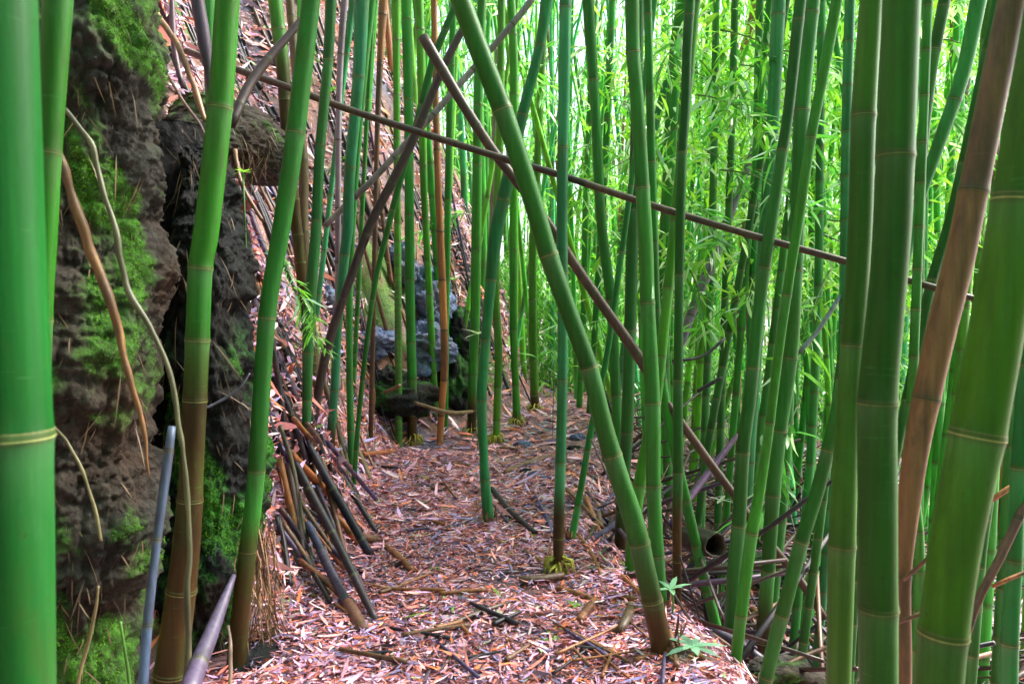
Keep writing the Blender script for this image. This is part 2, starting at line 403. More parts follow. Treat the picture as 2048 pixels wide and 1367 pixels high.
def cane(name, pts, depth=None, pal='green', nodes=(), stain=None, label='', group=None, collar=False, cat='bamboo', up=True,
         base=None, mat=None, rings=True, spacing=None, sides=None, top_h=8.5, ringcol=None, down=True, depth_top=None, part='culm'):
    """pts: (px, py, width px) from top to bottom in the photograph; depth in metres (None: where the foot meets the ground)"""
    pts = np.array(pts, float)
    if depth is None:
        depth = ground_hit(pts[-1, 0], pts[-1, 1]) ; hit = True
    else: hit = False
    dt = depth if depth_top is None else depth_top
    yy = pts[:, 1]; tt = (yy - yy[0]) / (yy[-1] - yy[0] + 1e-9) if abs(yy[-1] - yy[0]) > abs(pts[-1, 0] - pts[0, 0]) * .5 else np.linspace(0, 1, len(pts))
    dd = dt + (depth - dt) * tt
    W = np.array([[*at(x, y, d), w_ * .5 * d / F] for (x, y, w_), d in zip(pts, dd)])[::-1]   # foot first
    n_px = pts[::-1, 1]
    D = resample(np.column_stack([W, n_px]), max(24, 8 * len(W)))
    P, R, PY = D[:, :3], D[:, 3], D[:, 4]
    tol = 1.0
    if up:                                                     # carry on above the frame
        v = P[-1] - P[-4]; v /= np.linalg.norm(v); q = P[-1].copy(); ex = []; r = R[-1]
        while q[2] < top_h and len(ex) < 60:
            v = v * .97 + np.array([0, 0, 1]) * .03; v /= np.linalg.norm(v); q = q + v * .25; r = max(r * .988, .008); ex.append([*q, r, -999])
        if ex: ex = np.array(ex); P = np.vstack([P, ex[:, :3]]); R = np.concatenate([R, ex[:, 3]]); PY = np.concatenate([PY, ex[:, 4]])
    if down:                                                   # carry on down into the ground
        v = P[0] - P[3]; v /= np.linalg.norm(v); q = P[0].copy(); ex = []
        for _ in range(60):
            if q[2] < h1(q[0], q[1]) - .06: break
            q = q + v * .06; ex.append([*q, R[0], 9999])
        if ex: ex = np.array(ex)[::-1]; P = np.vstack([ex[:, :3], P]); R = np.concatenate([ex[:, 3], R]); PY = np.concatenate([ex[:, 4], PY])
    seg = np.linalg.norm(np.diff(P, axis=0), axis=1); s = np.concatenate([[0], np.cumsum(seg)])
    ok = (PY > -900) & (PY < 9000)
    sp = spacing or max(.16, float(np.mean(R)) * 9)
    if len(nodes) and abs(yy[-1] - yy[0]) > 5:
        o_ = np.argsort(PY[ok]); ns = sorted(s_of(n, PY[ok][o_], s[ok][o_]) for n in nodes)
        ns = [n for n in ns if 0 < n < s[-1]]
        if len(ns) > 1: sp = float(np.clip(np.mean(np.diff(ns)), .12, .8))
    else:
        k0 = rng.uniform(.1, .9) * sp; ns = [k0]
    while ns[-1] + sp < s[-1] - .05: ns.append(ns[-1] + sp * rng.uniform(.9, 1.1))
    lo_sp = sp
    while ns[0] - lo_sp * .8 > .03: lo_sp = max(lo_sp * .8, .05); ns.insert(0, ns[0] - lo_sp)
    stain_s = None
    if stain is not None: o_ = np.argsort(PY[ok]); stain_s = float(np.interp(stain, PY[ok][o_], s[ok][o_]))
    foot = P[0].copy(); org = foot.copy()
    root = empty(name, org)
    wpx = float(pts[:, 2].mean()); sides = sides or (32 if wpx > 40 else 18 if wpx > 16 else 12)
    mb = MB(); cane_mesh(P - org, R, ns, pal, sides, stain_s, mb=mb, seed=int(abs(pts[0, 0] * 7 + pts[0, 1])), extra='lines')
    mat = mat or (M_CULM if pal in ('green', 'blue', 'yellow', 'dark', 'deep', 'shade', 'moss') else M_DEAD)
    obj(part, mb.mesh(part), mat, root)
    if rings:
        rc = np.array(ringcol if ringcol is not None else ((.19, .24, .08) if mat is M_CULM else (.05, .03, .025)))
        for n in ns:
            c = np.array([np.interp(n, s, P[:, k]) for k in range(3)])
            if (c[2] - CAM_H) / max(c[1], .1) > .42 or c[1] < .2: continue      # far above the picture
            a = np.array([np.interp(n - .02, s, P[:, k]) for k in range(3)]); b = np.array([np.interp(n + .02, s, P[:, k]) for k in range(3)])
            rr = float(np.interp(n, s, R)); obj('node_ring', ring_mesh(c - org, b - a, rr, min(.0042, max(.003, rr * .1)), rc), mat, root)
    if collar:
        zc = h1(foot[0], foot[1]); obj('root_collar', collar_mesh(np.array([0, 0, zc - foot[2]]), R[0], 1.0), M_DEAD, root)
    if hit:
        m2 = MB(); n_ = 9; a_ = rng.uniform(0, 6.28, n_); rz = R[0]; zc = h1(foot[0], foot[1]) - foot[2]
        Pn = np.stack([np.cos(a_) * rz * 1.05, np.sin(a_) * rz * 1.05, rng.uniform(zc - .02, zc + .08, n_)], 1)
        m2.tube([[0, 0, zc - .03], [0, 0, zc + .02], [0, 0, zc + .05]], [rz * 1.25, rz * 1.15, rz * 1.02], np.array([.12, .06, .035]), 16, cap=False)
        m2.blades(Pn, np.stack([np.cos(a_) * .5, np.sin(a_) * .5, rng.uniform(.3, 1.2, n_)], 1), np.stack([np.cos(a_), np.sin(a_), a_ * 0], 1), rng.uniform(.04, .10, n_), rng.uniform(.008, .018, n_), np.array([.3, .15, .08]) * rng.uniform(.4, 1.5, (n_, 1)), .4)
        obj('base_sheath', m2.mesh('base_sheath'), M_LITTER, root)
        print('HIT', label[:50], round(depth, 2))
    tag(root, label, cat, group); TAKEN.append((foot[0], foot[1]))
    return root, P, R

LMK = [(30, 'thickest left culm'), (413, 'brown-stained culm'), (540, 'rock-side culm'), (690, 'blue-green bank culm'), (820, 'straight collared culm'), (951, 'second collared culm'),
       (1126, 'middle culm'), (1295, 'thick light culm'), (1358, 'dull culm'), (1520, 'dark culm'), (1591, 'bright culm'), (1712, 'thick culm'), (1772, 'thickest culm'), (1895, 'brown cane'), (2003, 'right-edge culm')]
def between(px):
    ns = [n for x, n in LMK if x < px]; ms = [n for x, n in LMK if x >= px]
    if not ms: return 'right of ' + ns[-1]
    return f'between {ns[-1]} and {ms[0]}' if ns else 'left of ' + ms[0]
TONE = {'green': 'green', 'blue': 'blue-green', 'yellow': 'yellow-green', 'dark': 'dark green', 'tan': 'dead tan', 'brown': 'dead brown', 'grey': 'dead grey'}
def lean_word(px_low, px_high):
    d = px_high - px_low
    return 'leaning right' if d > 45 else 'leaning left' if d < -45 else 'upright'

# ------------------------------------------------------------------ canes one can tell apart, left to right
B = 'bamboo'
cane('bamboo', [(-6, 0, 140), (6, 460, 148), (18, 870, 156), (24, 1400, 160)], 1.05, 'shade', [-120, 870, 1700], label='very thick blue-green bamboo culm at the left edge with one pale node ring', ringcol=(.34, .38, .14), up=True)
cane('bamboo', [(116, 0, 54), (98, 300, 46), (92, 460, 42), (80, 700, 42), (66, 1367, 44)], 1.75, 'moss', [-30, 305, 640], label='yellow-green bamboo culm close behind the thick one at the left edge')
cane('bamboo', [(455, 0, 46), (440, 215, 47), (413, 460, 48), (401, 535, 46), (395, 680, 46), (384, 920, 46), (372, 1100, 54), (338, 1367, 66)], 2.3, 'moss', [-120, 215, 535, 680, 800, 1000, 1180], stain=720, label='green bamboo culm stained brown low down, standing before the dark crack between the two rocks')
cane('bamboo', [(622, 0, 36), (591, 265, 37), (562, 460, 35), (534, 635, 34), (513, 940, 34), (498, 1080, 34), (484, 1200, 36), (474, 1310, 38)], 2.75, 'green', [-100, 265, 635, 940, 1100], stain=1085, label='bamboo culm leaning right in front of the mossy dark rock, its foot brown and fibrous')
cane('bamboo', [(418, -10, 22), (418, 100, 22), (424, 260, 20)], 3.8, 'green', [], label='short visible stretch of green bamboo behind the pinkish cane, top left', rings=False)
cane('dead_cane', [(395, 0, 26), (408, 80, 26), (419, 150, 18), (428, 260, 14)], 3.2, 'purple', [-60, 148], label='curved pinkish dead cane narrowing at its joint, against the green culm top left', cat='dead cane')
cane('bamboo', [(550, 0, 28), (566, 140, 26), (572, 250, 22), (604, 280, 18), (608, 400, 20), (612, 470, 20)][:3] + [(580, 330, 22)], 4.6, 'yellow', [60, 200], stain=120, label='half brown half green bamboo culm on the litter slope left of the leaning culm')
cane('dead_cane', [(600, 240, 17), (607, 330, 19), (607, 462, 20), (618, 600, 18)], 4.9, 'brown', [320, 463], label='reddish brown dead cane seen between two green culms above the leaf sprays', cat='dead cane', up=True)
cane('bamboo', [(662, 0, 22), (656, 120, 20), (640, 300, 20), (632, 460, 21), (620, 600, 24), (616, 700, 22), (614, 800, 19), (612, 900, 17)], None, 'green', [-120, 120, 290, 440, 705, 800], label='slender green culm just right of the leaning culm, its foot among black leaning poles', stain=905, collar=False)
cane('bamboo', [(723, 0, 30), (717, 155, 24), (700, 335, 22), (695, 460, 22), (689, 510, 20), (676, 650, 17), (668, 790, 17), (660, 900, 18)], None, 'blue', [155, 335, 510, 640, 780], stain=850, label='blue-green culm crossing in front of the long pole, orange at its foot on the bank', group=None)
cane('bamboo', [(745, -5, 15), (728, 150, 14), (708, 400, 13), (699, 600, 14), (700, 800, 14), (704, 945, 15)], None, 'green', [100, 300, 560, 760, 860], label='thin green culm bowing left close beside the blue-green culm on the bank')
cane('bamboo', [(706, 0, 16), (684, 180, 12), (668, 330, 11), (653, 460, 11)], 6.2, 'blue', [110, 260, 390], label='thin bluish culm slanting behind the long pole, left of the blue-green culm')
cane('dead_cane', [(689, 0, 14), (681, 110, 13), (677, 250, 12), (676, 470, 12)], 6.0, 'grey', [108, 280], label='grey-brown dead cane standing left of the bluish slanting culm', cat='dead cane')
cane('dead_cane', [(767, 0, 18), (760, 130, 13), (755, 250, 11), (752, 380, 10)], 6.4, 'tan', [30, 130, 250], stain=130, label='dead cane tan above and black below, upright on the litter slope', cat='dead cane')
cane('bamboo', [(744, 60, 9), (733, 250, 9), (722, 470, 10)], 6.5, 'dark', [200, 330], label='thin dark green culm right of the blue-green culm, ending in the litter slope')
cane('bamboo', [(792, 0, 19), (793, 150, 14), (794, 300, 14)], 7.0, 'yellow', [80, 190], label='pale yellowish culm left of the tall straight culm, foot high on the slope')
cane('bamboo', [(812, 0, 20), (817, 200, 19), (818, 330, 18), (819, 460, 19), (820, 600, 19), (822, 685, 19), (824, 760, 19), (824, 885, 20)], None, 'green', [40, 200, 330, 430, 560, 685, 760, 830], stain=770, collar=True, label='straight green culm with yellow root collar at the bank foot beside the blue stones')
cane('bamboo', [(838, 0, 18), (843, 150, 17), (847, 350, 15), (850, 420, 14)], 7.6, 'yellow', [60, 210, 330], label='green culm just behind and right of the straight culm with the root collar')
cane('dead_cane', [(868, 0, 13), (874, 300, 13), (880, 460, 15), (886, 600, 15), (889, 720, 15), (885, 800, 14), (879, 890, 13)], 7.2, 'tan', [120, 300, 463, 560, 660, 760, 830], label='pinkish brown dead cane with many joints standing right of the blue stones', cat='dead cane')
cane('bamboo', [(908, 0, 13), (899, 250, 14), (895, 460, 13), (893, 660, 10)], 7.6, 'green', [130, 290, 400, 560], label='thin green culm touching the right side of the jointed dead cane')
cane('bamboo', [(964, 0, 18), (957, 200, 18), (953, 460, 20), (951, 600, 20), (946, 750, 19), (943, 870, 19)], None, 'green', [80, 210, 330, 500, 660, 750, 820], stain=790, collar=True, label='green culm with brown foot and yellow root collar, second collared culm from the left')
cane('bamboo', [(1094, 0, 26), (1080, 90, 20), (1045, 230, 22), (1018, 350, 26), (993, 460, 28), (982, 560, 23), (971, 680, 20), (963, 800, 21), (967, 900, 18), (970, 960, 20), (978, 1050, 24)], None, 'blue', [90, 230, 400, 560, 680, 800, 958], stain=1040, label='blue-green culm curving down to the middle of the path, foot alone on litter')
cane('bamboo', [(1003, 0, 15), (1000, 250, 15), (993, 460, 16), (992, 600, 15), (997, 700, 16), (995, 790, 15), (992, 885, 15)], None, 'yellow', [140, 300, 470, 640, 775, 840], collar=True, label='slightly kinked yellow-green culm with yellow root collar just right of the curving culm')
cane('bamboo', [(1022, 0, 17), (1028, 150, 17), (1027, 460, 17), (1027, 650, 16), (1031, 760, 15), (1034, 850, 17)], None, 'yellow', [70, 190, 330, 500, 660, 770], collar=True, stain=830, label='yellow-green culm with root collar at the far left edge of the path bend')
cane('bamboo', [(1090, -5, 14), (1076, 300, 15), (1066, 500, 16), (1066, 660, 17), (1070, 820, 18)], None, 'yellow', [120, 280, 450, 600, 720, 790], collar=True, stain=790, label='green culm farthest along the left edge of the path before it bends away')
cane('bamboo', [(1131, 0, 24), (1128, 200, 23), (1126, 295, 22), (1124, 460, 22), (1126, 600, 22), (1125, 760, 21), (1121, 920, 21), (1117, 1060, 22), (1117, 1150, 20)], None, 'blue', [15, 295, 545, 760, 925, 1075], stain=990, collar=True, label='straight grey-green middle culm with brown foot and root collar by the hollow fallen cane')
cane('bamboo', [(1236, 560, 12), (1212, 720, 12), (1184, 850, 13), (1168, 940, 13), (1142, 1085, 14)], None, 'green', [640, 780, 900, 1010], label='thin green culm slanting up right from beside the middle culm')
cane('bamboo', [(1176, 0, 23), (1187, 160, 19), (1195, 300, 20), (1203, 450, 20), (1222, 600, 21), (1228, 700, 20), (1232, 790, 21), (1238, 900, 21), (1243, 1060, 20)], 5.0, 'green', [-80, 160, 385, 600, 790, 960], stain=960, label='green culm that bends right above the long pole, left of the thick upright culm')
cane('bamboo', [(1264, 0, 28), (1266, 105, 27), (1274, 200, 27), (1285, 375, 28), (1292, 500, 29), (1295, 605, 29), (1305, 805, 31), (1307, 970, 29), (1314, 1110, 29), (1322, 1220, 28)], None, 'green', [105, 375, 605, 805, 970, 1110], label='thick light green culm right of the big slanting culm, rising from nearly the same foot', stain=1215)
cane('bamboo', [(1278, -5, 22), (1271, 300, 22), (1264, 500, 24), (1260, 660, 24), (1254, 860, 25), (1244, 1000, 24), (1238, 1160, 24)], 4.4, 'dark', [180, 420, 660, 865, 1020], stain=1030, label='dull green culm half hidden behind the left side of the thick light green culm')
cane('bamboo', [(1330, 640, 20), (1312, 800, 22), (1288, 920, 25), (1270, 1030, 26), (1262, 1140, 26)], 3.75, 'yellow', [970, 840], label='short green culm crossing low behind the big slanting culm', up=True)
cane('bamboo', [(921, 0, 40), (962, 110, 40), (1005, 220, 40), (1043, 330, 39), (1077, 440, 38), (1099, 515, 38), (1136, 620, 36), (1178, 735, 36), (1207, 850, 38), (1237, 950, 40), (1270, 1050, 42), (1293, 1150, 42), (1313, 1240, 43), (1326, 1312, 44)], None, 'dark', [-40, 220, 510, 735, 910, 1085, 1200], stain=1190, label='big dark green culm slanting down right across the middle to the path edge', collar=False)
cane('bamboo', [(1380, 0, 20), (1374, 100, 19), (1371, 200, 18), (1365, 305, 18), (1360, 460, 19), (1358, 600, 18), (1356, 760, 19), (1356, 945, 21), (1354, 1040, 19), (1354, 1120, 18)], 3.4, 'dark', [30, 305, 550, 760, 945], stain=1010, label='dull green culm right of the thick light green culm, passing before hanging leaf sprays')
cane('bamboo', [(1368, -5, 26), (1350, 120, 25), (1335, 400, 25), (1325, 560, 22), (1330, 760, 20)], 6.5, 'green', [90, 260, 430, 600], label='broad green culm behind the dull culm, reaching the long pole')
cane('bamboo', [(1385, -5, 15), (1350, 110, 15), (1318, 220, 15), (1295, 340, 14), (1276, 480, 13)], 6.9, 'blue', [100, 240, 360], label='thin blue-green culm slanting down left toward the thick light green culm')
cane('bamboo', [(1308, 480, 17), (1313, 620, 17), (1325, 760, 18), (1345, 880, 20), (1372, 1002, 21), (1388, 1070, 21), (1408, 1156, 22), (1430, 1243, 22)], 3.9, 'green', [620, 760, 1000, 1090, 1180], label='bright green culm curving outward low down to the right of the seedling')
cane('bamboo', [(1601, 0, 22), (1590, 100, 22), (1577, 220, 21), (1562, 320, 22), (1545, 430, 24), (1528, 540, 24), (1511, 680, 25), (1499, 800, 26), (1486, 900, 27), (1478, 1040, 28), (1468, 1150, 29), (1461, 1290, 28)], 3.3, 'dark', [40, 300, 535, 735, 905, 1050, 1260], label='dark green culm leaning right, left one of the close pair at right of centre')
cane('bamboo', [(1558, 0, 26), (1550, 150, 26), (1544, 270, 24), (1532, 420, 23), (1520, 600, 24), (1505, 800, 24), (1490, 1050, 24)], 4.6, 'blue', [30, 270, 480, 740], label='upright blue-green culm seen left of the dark leaning culm near the top')
cane('bamboo', [(1626, 0, 27), (1612, 130, 29), (1604, 220, 30), (1596, 400, 28), (1591, 560, 27), (1580, 715, 30), (1558, 860, 32), (1546, 990, 29), (1536, 1140, 28), (1525, 1290, 30)], 3.6, 'green', [25, 220, 540, 715, 860, 990, 1140], stain=1215, label='bright green culm behind the crossing pair, leaning left toward its foot, right of centre')
cane('bamboo', [(1674, 0, 22), (1650, 130, 21), (1622, 275, 20), (1597, 440, 20), (1578, 560, 19), (1558, 700, 18), (1535, 880, 19), (1516, 1000, 22), (1503, 1070, 24), (1482, 1230, 24), (1466, 1367, 22)], 2.9, 'yellow', [-60, 275, 590, 845, 1065, 1230], label='thin dark-topped culm crossing in front of the close pair down to the bottom edge')
cane('bamboo', [(1742, 0, 42), (1727, 230, 46), (1720, 460, 45), (1705, 690, 44), (1694, 860, 46), (1684, 1090, 52), (1677, 1367, 48)], 2.1, 'deep', [-220, 230, 690, 1090, 1480], label='thick green culm with three thin node lines, left neighbour of the thickest upright culm')
cane('bamboo', [(1803, 0, 70), (1791, 310, 70), (1785, 460, 69), (1768, 650, 71), (1755, 805, 74), (1755, 1000, 75), (1756, 1215, 75), (1757, 1400, 75)], 1.6, 'deep', [-220, 310, 805, 1215], label='thickest upright bamboo culm at the right, its lowest node grey and wide')
cane('bamboo', [(1957, 0, 30), (1925, 150, 27), (1873, 300, 24), (1836, 410, 21), (1812, 520, 18), (1790, 640, 17)], 3.0, 'blue', [-80, 200, 408], label='blue-green culm slanting from top right and vanishing behind the thickest culm')
cane('bamboo', [(1925, 330, 18), (1900, 440, 19), (1862, 570, 20), (1826, 740, 20), (1797, 880, 19), (1770, 1020, 19)], 3.1, 'dark', [560, 800], label='dark green culm slanting just left of the thick brown cane')
cane('dead_cane', [(2024, 0, 52), (1985, 190, 53), (1947, 380, 54), (1918, 520, 56), (1885, 650, 56), (1853, 795, 52), (1832, 900, 48), (1818, 1010, 42), (1808, 1150, 28), (1806, 1310, 34)], 1.95, 'tan', [-140, 380, 795, 1150], label='thick dead brown cane leaning right, with black rings at its nodes', cat='dead cane')
cane('bamboo', [(2092, 60, 88), (2060, 250, 92), (2036, 400, 94), (2003, 600, 98), (1954, 870, 100), (1915, 1060, 96), (1888, 1250, 92), (1874, 1400, 92)], 1.25, 'deep', [-60, 400, 870, 1265, 1640], label='very thick green culm leaning in from the right edge, nearest on that side', ringcol=(.42, .42, .14))
cane('bamboo', [(2062, 500, 28), (2046, 800, 28), (2036, 950, 28), (2029, 1120, 29), (2019, 1280, 34), (2016, 1400, 36)], 2.2, 'blue', [728, 935, 1120, 1285], label='green culm at the very right edge low down, behind the very thick leaning culm')
cane('bamboo', [(1712, 560, 18), (1684, 760, 22), (1660, 880, 25), (1635, 980, 27), (1602, 1085, 28), (1575, 1190, 28), (1545, 1300, 28), (1522, 1400, 28)], 2.7, 'dark', [760, 900, 1083, 1230], label='green culm slanting down left across the lower right, foot below the picture')
# more of the second rank, right half
SECOND = [
 ([(1432, 0, 14), (1428, 300, 15), (1420, 600, 15), (1412, 800, 16), (1404, 1000, 16)], 6.0, 'green'), ([(1470, -5, 14), (1462, 300, 14), (1450, 600, 15), (1440, 900, 16)], 5.8, 'dark'),
 ([(1700, 0, 20), (1693, 250, 19), (1690, 500, 20), (1686, 700, 20), (1670, 900, 18)], 3.9, 'blue'), ([(1890, -5, 22), (1860, 160, 22), (1842, 330, 22), (1836, 600, 20)], 3.6, 'dark'),
 ([(2002, 560, 14), (1975, 800, 18), (1960, 900, 18), (1930, 1100, 18)], 4.0, 'yellow'), ([(1940, 480, 20), (1922, 700, 20), (1905, 900, 20), (1890, 1100, 20)], 3.6, 'yellow'),
 ([(1520, -5, 15), (1512, 300, 15), (1505, 600, 16), (1496, 900, 16)], 5.4, 'green'), ([(1640, 300, 16), (1636, 600, 17), (1622, 900, 18), (1600, 1150, 18)], 4.4, 'green'),
 ([(1185, 120, 13), (1172, 400, 13), (1168, 600, 13), (1160, 780, 13)], 9.5, 'green'), ([(1225, -5, 14), (1212, 300, 14), (1196, 560, 13), (1182, 780, 13)], 9.0, 'dark'),
 ([(1478, 560, 15), (1440, 760, 16), (1415, 900, 16), (1398, 1030, 16)], 5.2, 'dark'), ([(1560, 560, 15), (1530, 800, 16), (1500, 1000, 18)], 5.0, 'green'),
 ([(1580, 700, 22), (1572, 900, 24), (1560, 1050, 24), (1545, 1200, 24)], 4.2, 'green'), ([(1740, 500, 22), (1725, 800, 22), (1712, 1100, 22), (1700, 1300, 22)], 2.9, 'dark'),
 ([(1828, 700, 18), (1822, 900, 20), (1838, 1100, 22), (1836, 1300, 22)], 2.9, 'green'), ([(1990, 900, 22), (1962, 1100, 22), (1945, 1300, 24)], 2.8, 'dark'),
 ([(2058, 300, 22), (2040, 560, 22), (2020, 900, 22)], 3.4, 'green'), ([(1665, 850, 14), (1640, 1050, 16), (1612, 1250, 18)], 3.6, 'dark'),
]
for pts, d, pal in SECOND:
    mx = float(np.interp(700, [p[1] for p in pts], [p[0] for p in pts]))
    cane('bamboo', pts, d, pal, label=f'{TONE[pal]} culm of the second rank, {lean_word(pts[-1][0], pts[0][0])}, {between(mx)}', group='second rank culms at the right')

# ------------------------------------------------------------------ fallen and leaning dead poles
def pole(name, pts, d0, d1, pal, nodes=(), label='', cat='dead pole', group=None, **k):
    return cane(name, pts, d1, pal, nodes, label=label, cat=cat, up=False, down=False, depth_top=d0, group=group, mat=M_DEAD, part='shaft', **k)
pole('fallen_pole', [(372, 102, 13), (470, 138, 14), (580, 176, 14), (700, 220, 14), (840, 265, 14), (1000, 315, 14), (1120, 350, 14), (1240, 390, 14), (1380, 434, 14), (1520, 475, 14), (1700, 525, 14), (1850, 570, 14), (1952, 598, 12)], 4.6, 2.9, 'umber', spacing=.42, label='long thin dead pole lodged almost level right across the grove')
pole('leaning_pole', [(846, 74, 22), (882, 135, 21), (928, 212, 20), (985, 300, 20), (1035, 365, 19), (1095, 445, 19), (1150, 530, 20), (1205, 610, 20), (1262, 690, 21), (1292, 738, 20), (1330, 800, 16), (1370, 855, 17), (1420, 925, 17), (1466, 986, 16), (1520, 1062, 17), (1600, 1160, 17), (1648, 1235, 16)], 4.15, 3.75, 'umber', spacing=.36, label='long brown dead pole with a cut top end slanting past the big slanting culm')
pole('leaning_pole', [(1066, -4, 13), (1040, 30, 13), (985, 95, 13), (940, 145, 13), (870, 225, 13), (800, 300, 13), (740, 365, 13), (700, 402, 13), (650, 452, 12)], 5.6, 5.3, 'grey', spacing=.4, label='thin grey-brown pole slanting down left across the long level pole')
pole('leaning_pole', [(935, 40, 14), (905, 98, 15), (880, 150, 16), (850, 222, 17), (820, 292, 18), (780, 372, 18), (740, 450, 18), (705, 545, 17), (668, 650, 18), (648, 725, 18), (632, 810, 17), (618, 900, 18)], 4.3, 4.35, 'umber', spacing=.34, label='brown dead cane slanting steeply from upper middle down to the left bank')
cane('bamboo', [(918, -5, 14), (890, 60, 14), (868, 115, 15), (850, 180, 14), (825, 280, 13), (808, 335, 13), (790, 400, 13), (775, 460, 12), (755, 540, 11), (745, 600, 11), (734, 680, 10), (725, 760, 10), (716, 850, 10), (712, 905, 10)], 5.0, 'dark', [60, 210, 420, 600, 760], label='very thin dark green culm running down beside the brown slanting cane')
pole('leaning_pole', [(612, 30, 15), (580, 68, 15), (545, 108, 17), (500, 168, 19), (462, 250, 18)], 3.8, 3.5, 'umber', spacing=.3, label='split grey cane leaning across the top left behind two green culms')
pole('leaning_pole', [(344, -4, 10), (346, 60, 12), (352, 120, 12), (366, 175, 10)], 3.4, 3.3, 'purple', label='short bluish cane hanging at the right edge of the large mossy rock, top left', spacing=.3)
pole('leaning_pole', [(344, 852, 15), (334, 930, 19), (323, 1010, 18), (313, 1090, 17), (303, 1170, 18), (294, 1260, 19), (284, 1400, 20)], 2.15, 1.95, 'violet', [1078, 1250], label='shiny blue-purple cane standing in the crack at the foot of the large rock')
pole('leaning_pole', [(468, 1150, 9), (448, 1200, 20), (424, 1262, 30), (396, 1330, 37), (372, 1400, 42)], 2.1, 1.7, 'purple', [], spacing=.5, label='short thick reddish purple cane with a pointed tip, slanting at the bottom left')
pole('leaning_pole', [(2085, 945, 16), (2048, 1013, 17), (1998, 1119, 17), (1960, 1192, 16), (1933, 1270, 15), (1922, 1330, 14)], 2.2, 2.1, 'brown', spacing=.3, label='dark brown thin cane slanting at the lower right edge')
pole('leaning_pole', [(1682, 588, 8), (1640, 655, 9), (1598, 705, 9)], 3.9, 3.8, 'grey', spacing=.4, rings=False, label='short thin grey stick slanting up right, left of the thick green culm')
pole('leaning_pole', [(1512, -5, 17), (1500, 60, 17), (1470, 150, 16)], 7.2, 7.1, 'tan', spacing=.4, label='brown cane among the bright culms at the top, above the hanging leaves')
pole('leaning_pole', [(1518, 270, 13), (1490, 350, 16), (1455, 440, 18), (1430, 510, 20), (1405, 570, 20), (1378, 640, 18), (1350, 730, 14)], 6.2, 5.8, 'grey', spacing=.35, label='weathered grey-brown cane slanting down left behind the dull green culm')
pole('leaning_pole', [(1475, 870, 10), (1420, 940, 14), (1376, 1000, 14), (1340, 1050, 12)], 4.7, 4.2, 'purple', spacing=.3, label='purple-grey stick rising right from behind the thick light green culm')
pole('leaning_pole', [(1380, 1235, 16), (1430, 1262, 20), (1480, 1290, 24), (1530, 1325, 22)], 3.3, 3.1, 'black', spacing=.3, label='black rotten cane lying at the path edge by the leafy seedling')
pole('leaning_pole', [(1655, 1293, 9), (1600, 1315, 9), (1552, 1342, 9)], 3.0, 2.9, 'brown', spacing=.3, rings=False, label='thin brown stick lying low between culms at the bottom right')
pole('branch', [(1870, 1102, 8), (1840, 1130, 8), (1808, 1158, 8)], 1.85, 1.93, 'tan', rings=False, label='short pale twig rising right from the brown cane', cat='twig')
pole('branch', [(1847, 1224, 8), (1818, 1236, 8), (1790, 1246, 8)], 1.75, 1.8, 'brown', rings=False, label='short brown twig between the two thickest culms low down', cat='twig')
pole('branch', [(2060, 1140, 8), (2020, 1156, 8), (1985, 1172, 8)], 2.1, 2.1, 'tan', rings=False, label='pale twig crossing the dark brown cane at the lower right edge', cat='twig')
pole('branch', [(2030, 968, 10), (2005, 984, 11), (1982, 1000, 10)], 2.5, 2.5, 'tan', rings=False, label='stub of tan stick poking out right of the very thick leaning culm', cat='twig')
pole('branch', [(1345, 722, 7), (1405, 712, 6), (1450, 676, 6)], 4.6, 4.7, 'black', rings=False, label='dark twig between the dull green culm and the grey slanting cane', cat='twig')
pole('branch', [(1395, 782, 8), (1430, 762, 8), (1445, 755, 6)], 4.8, 4.8, 'black', rings=False, label='short dark twig stub below the grey slanting cane', cat='twig')
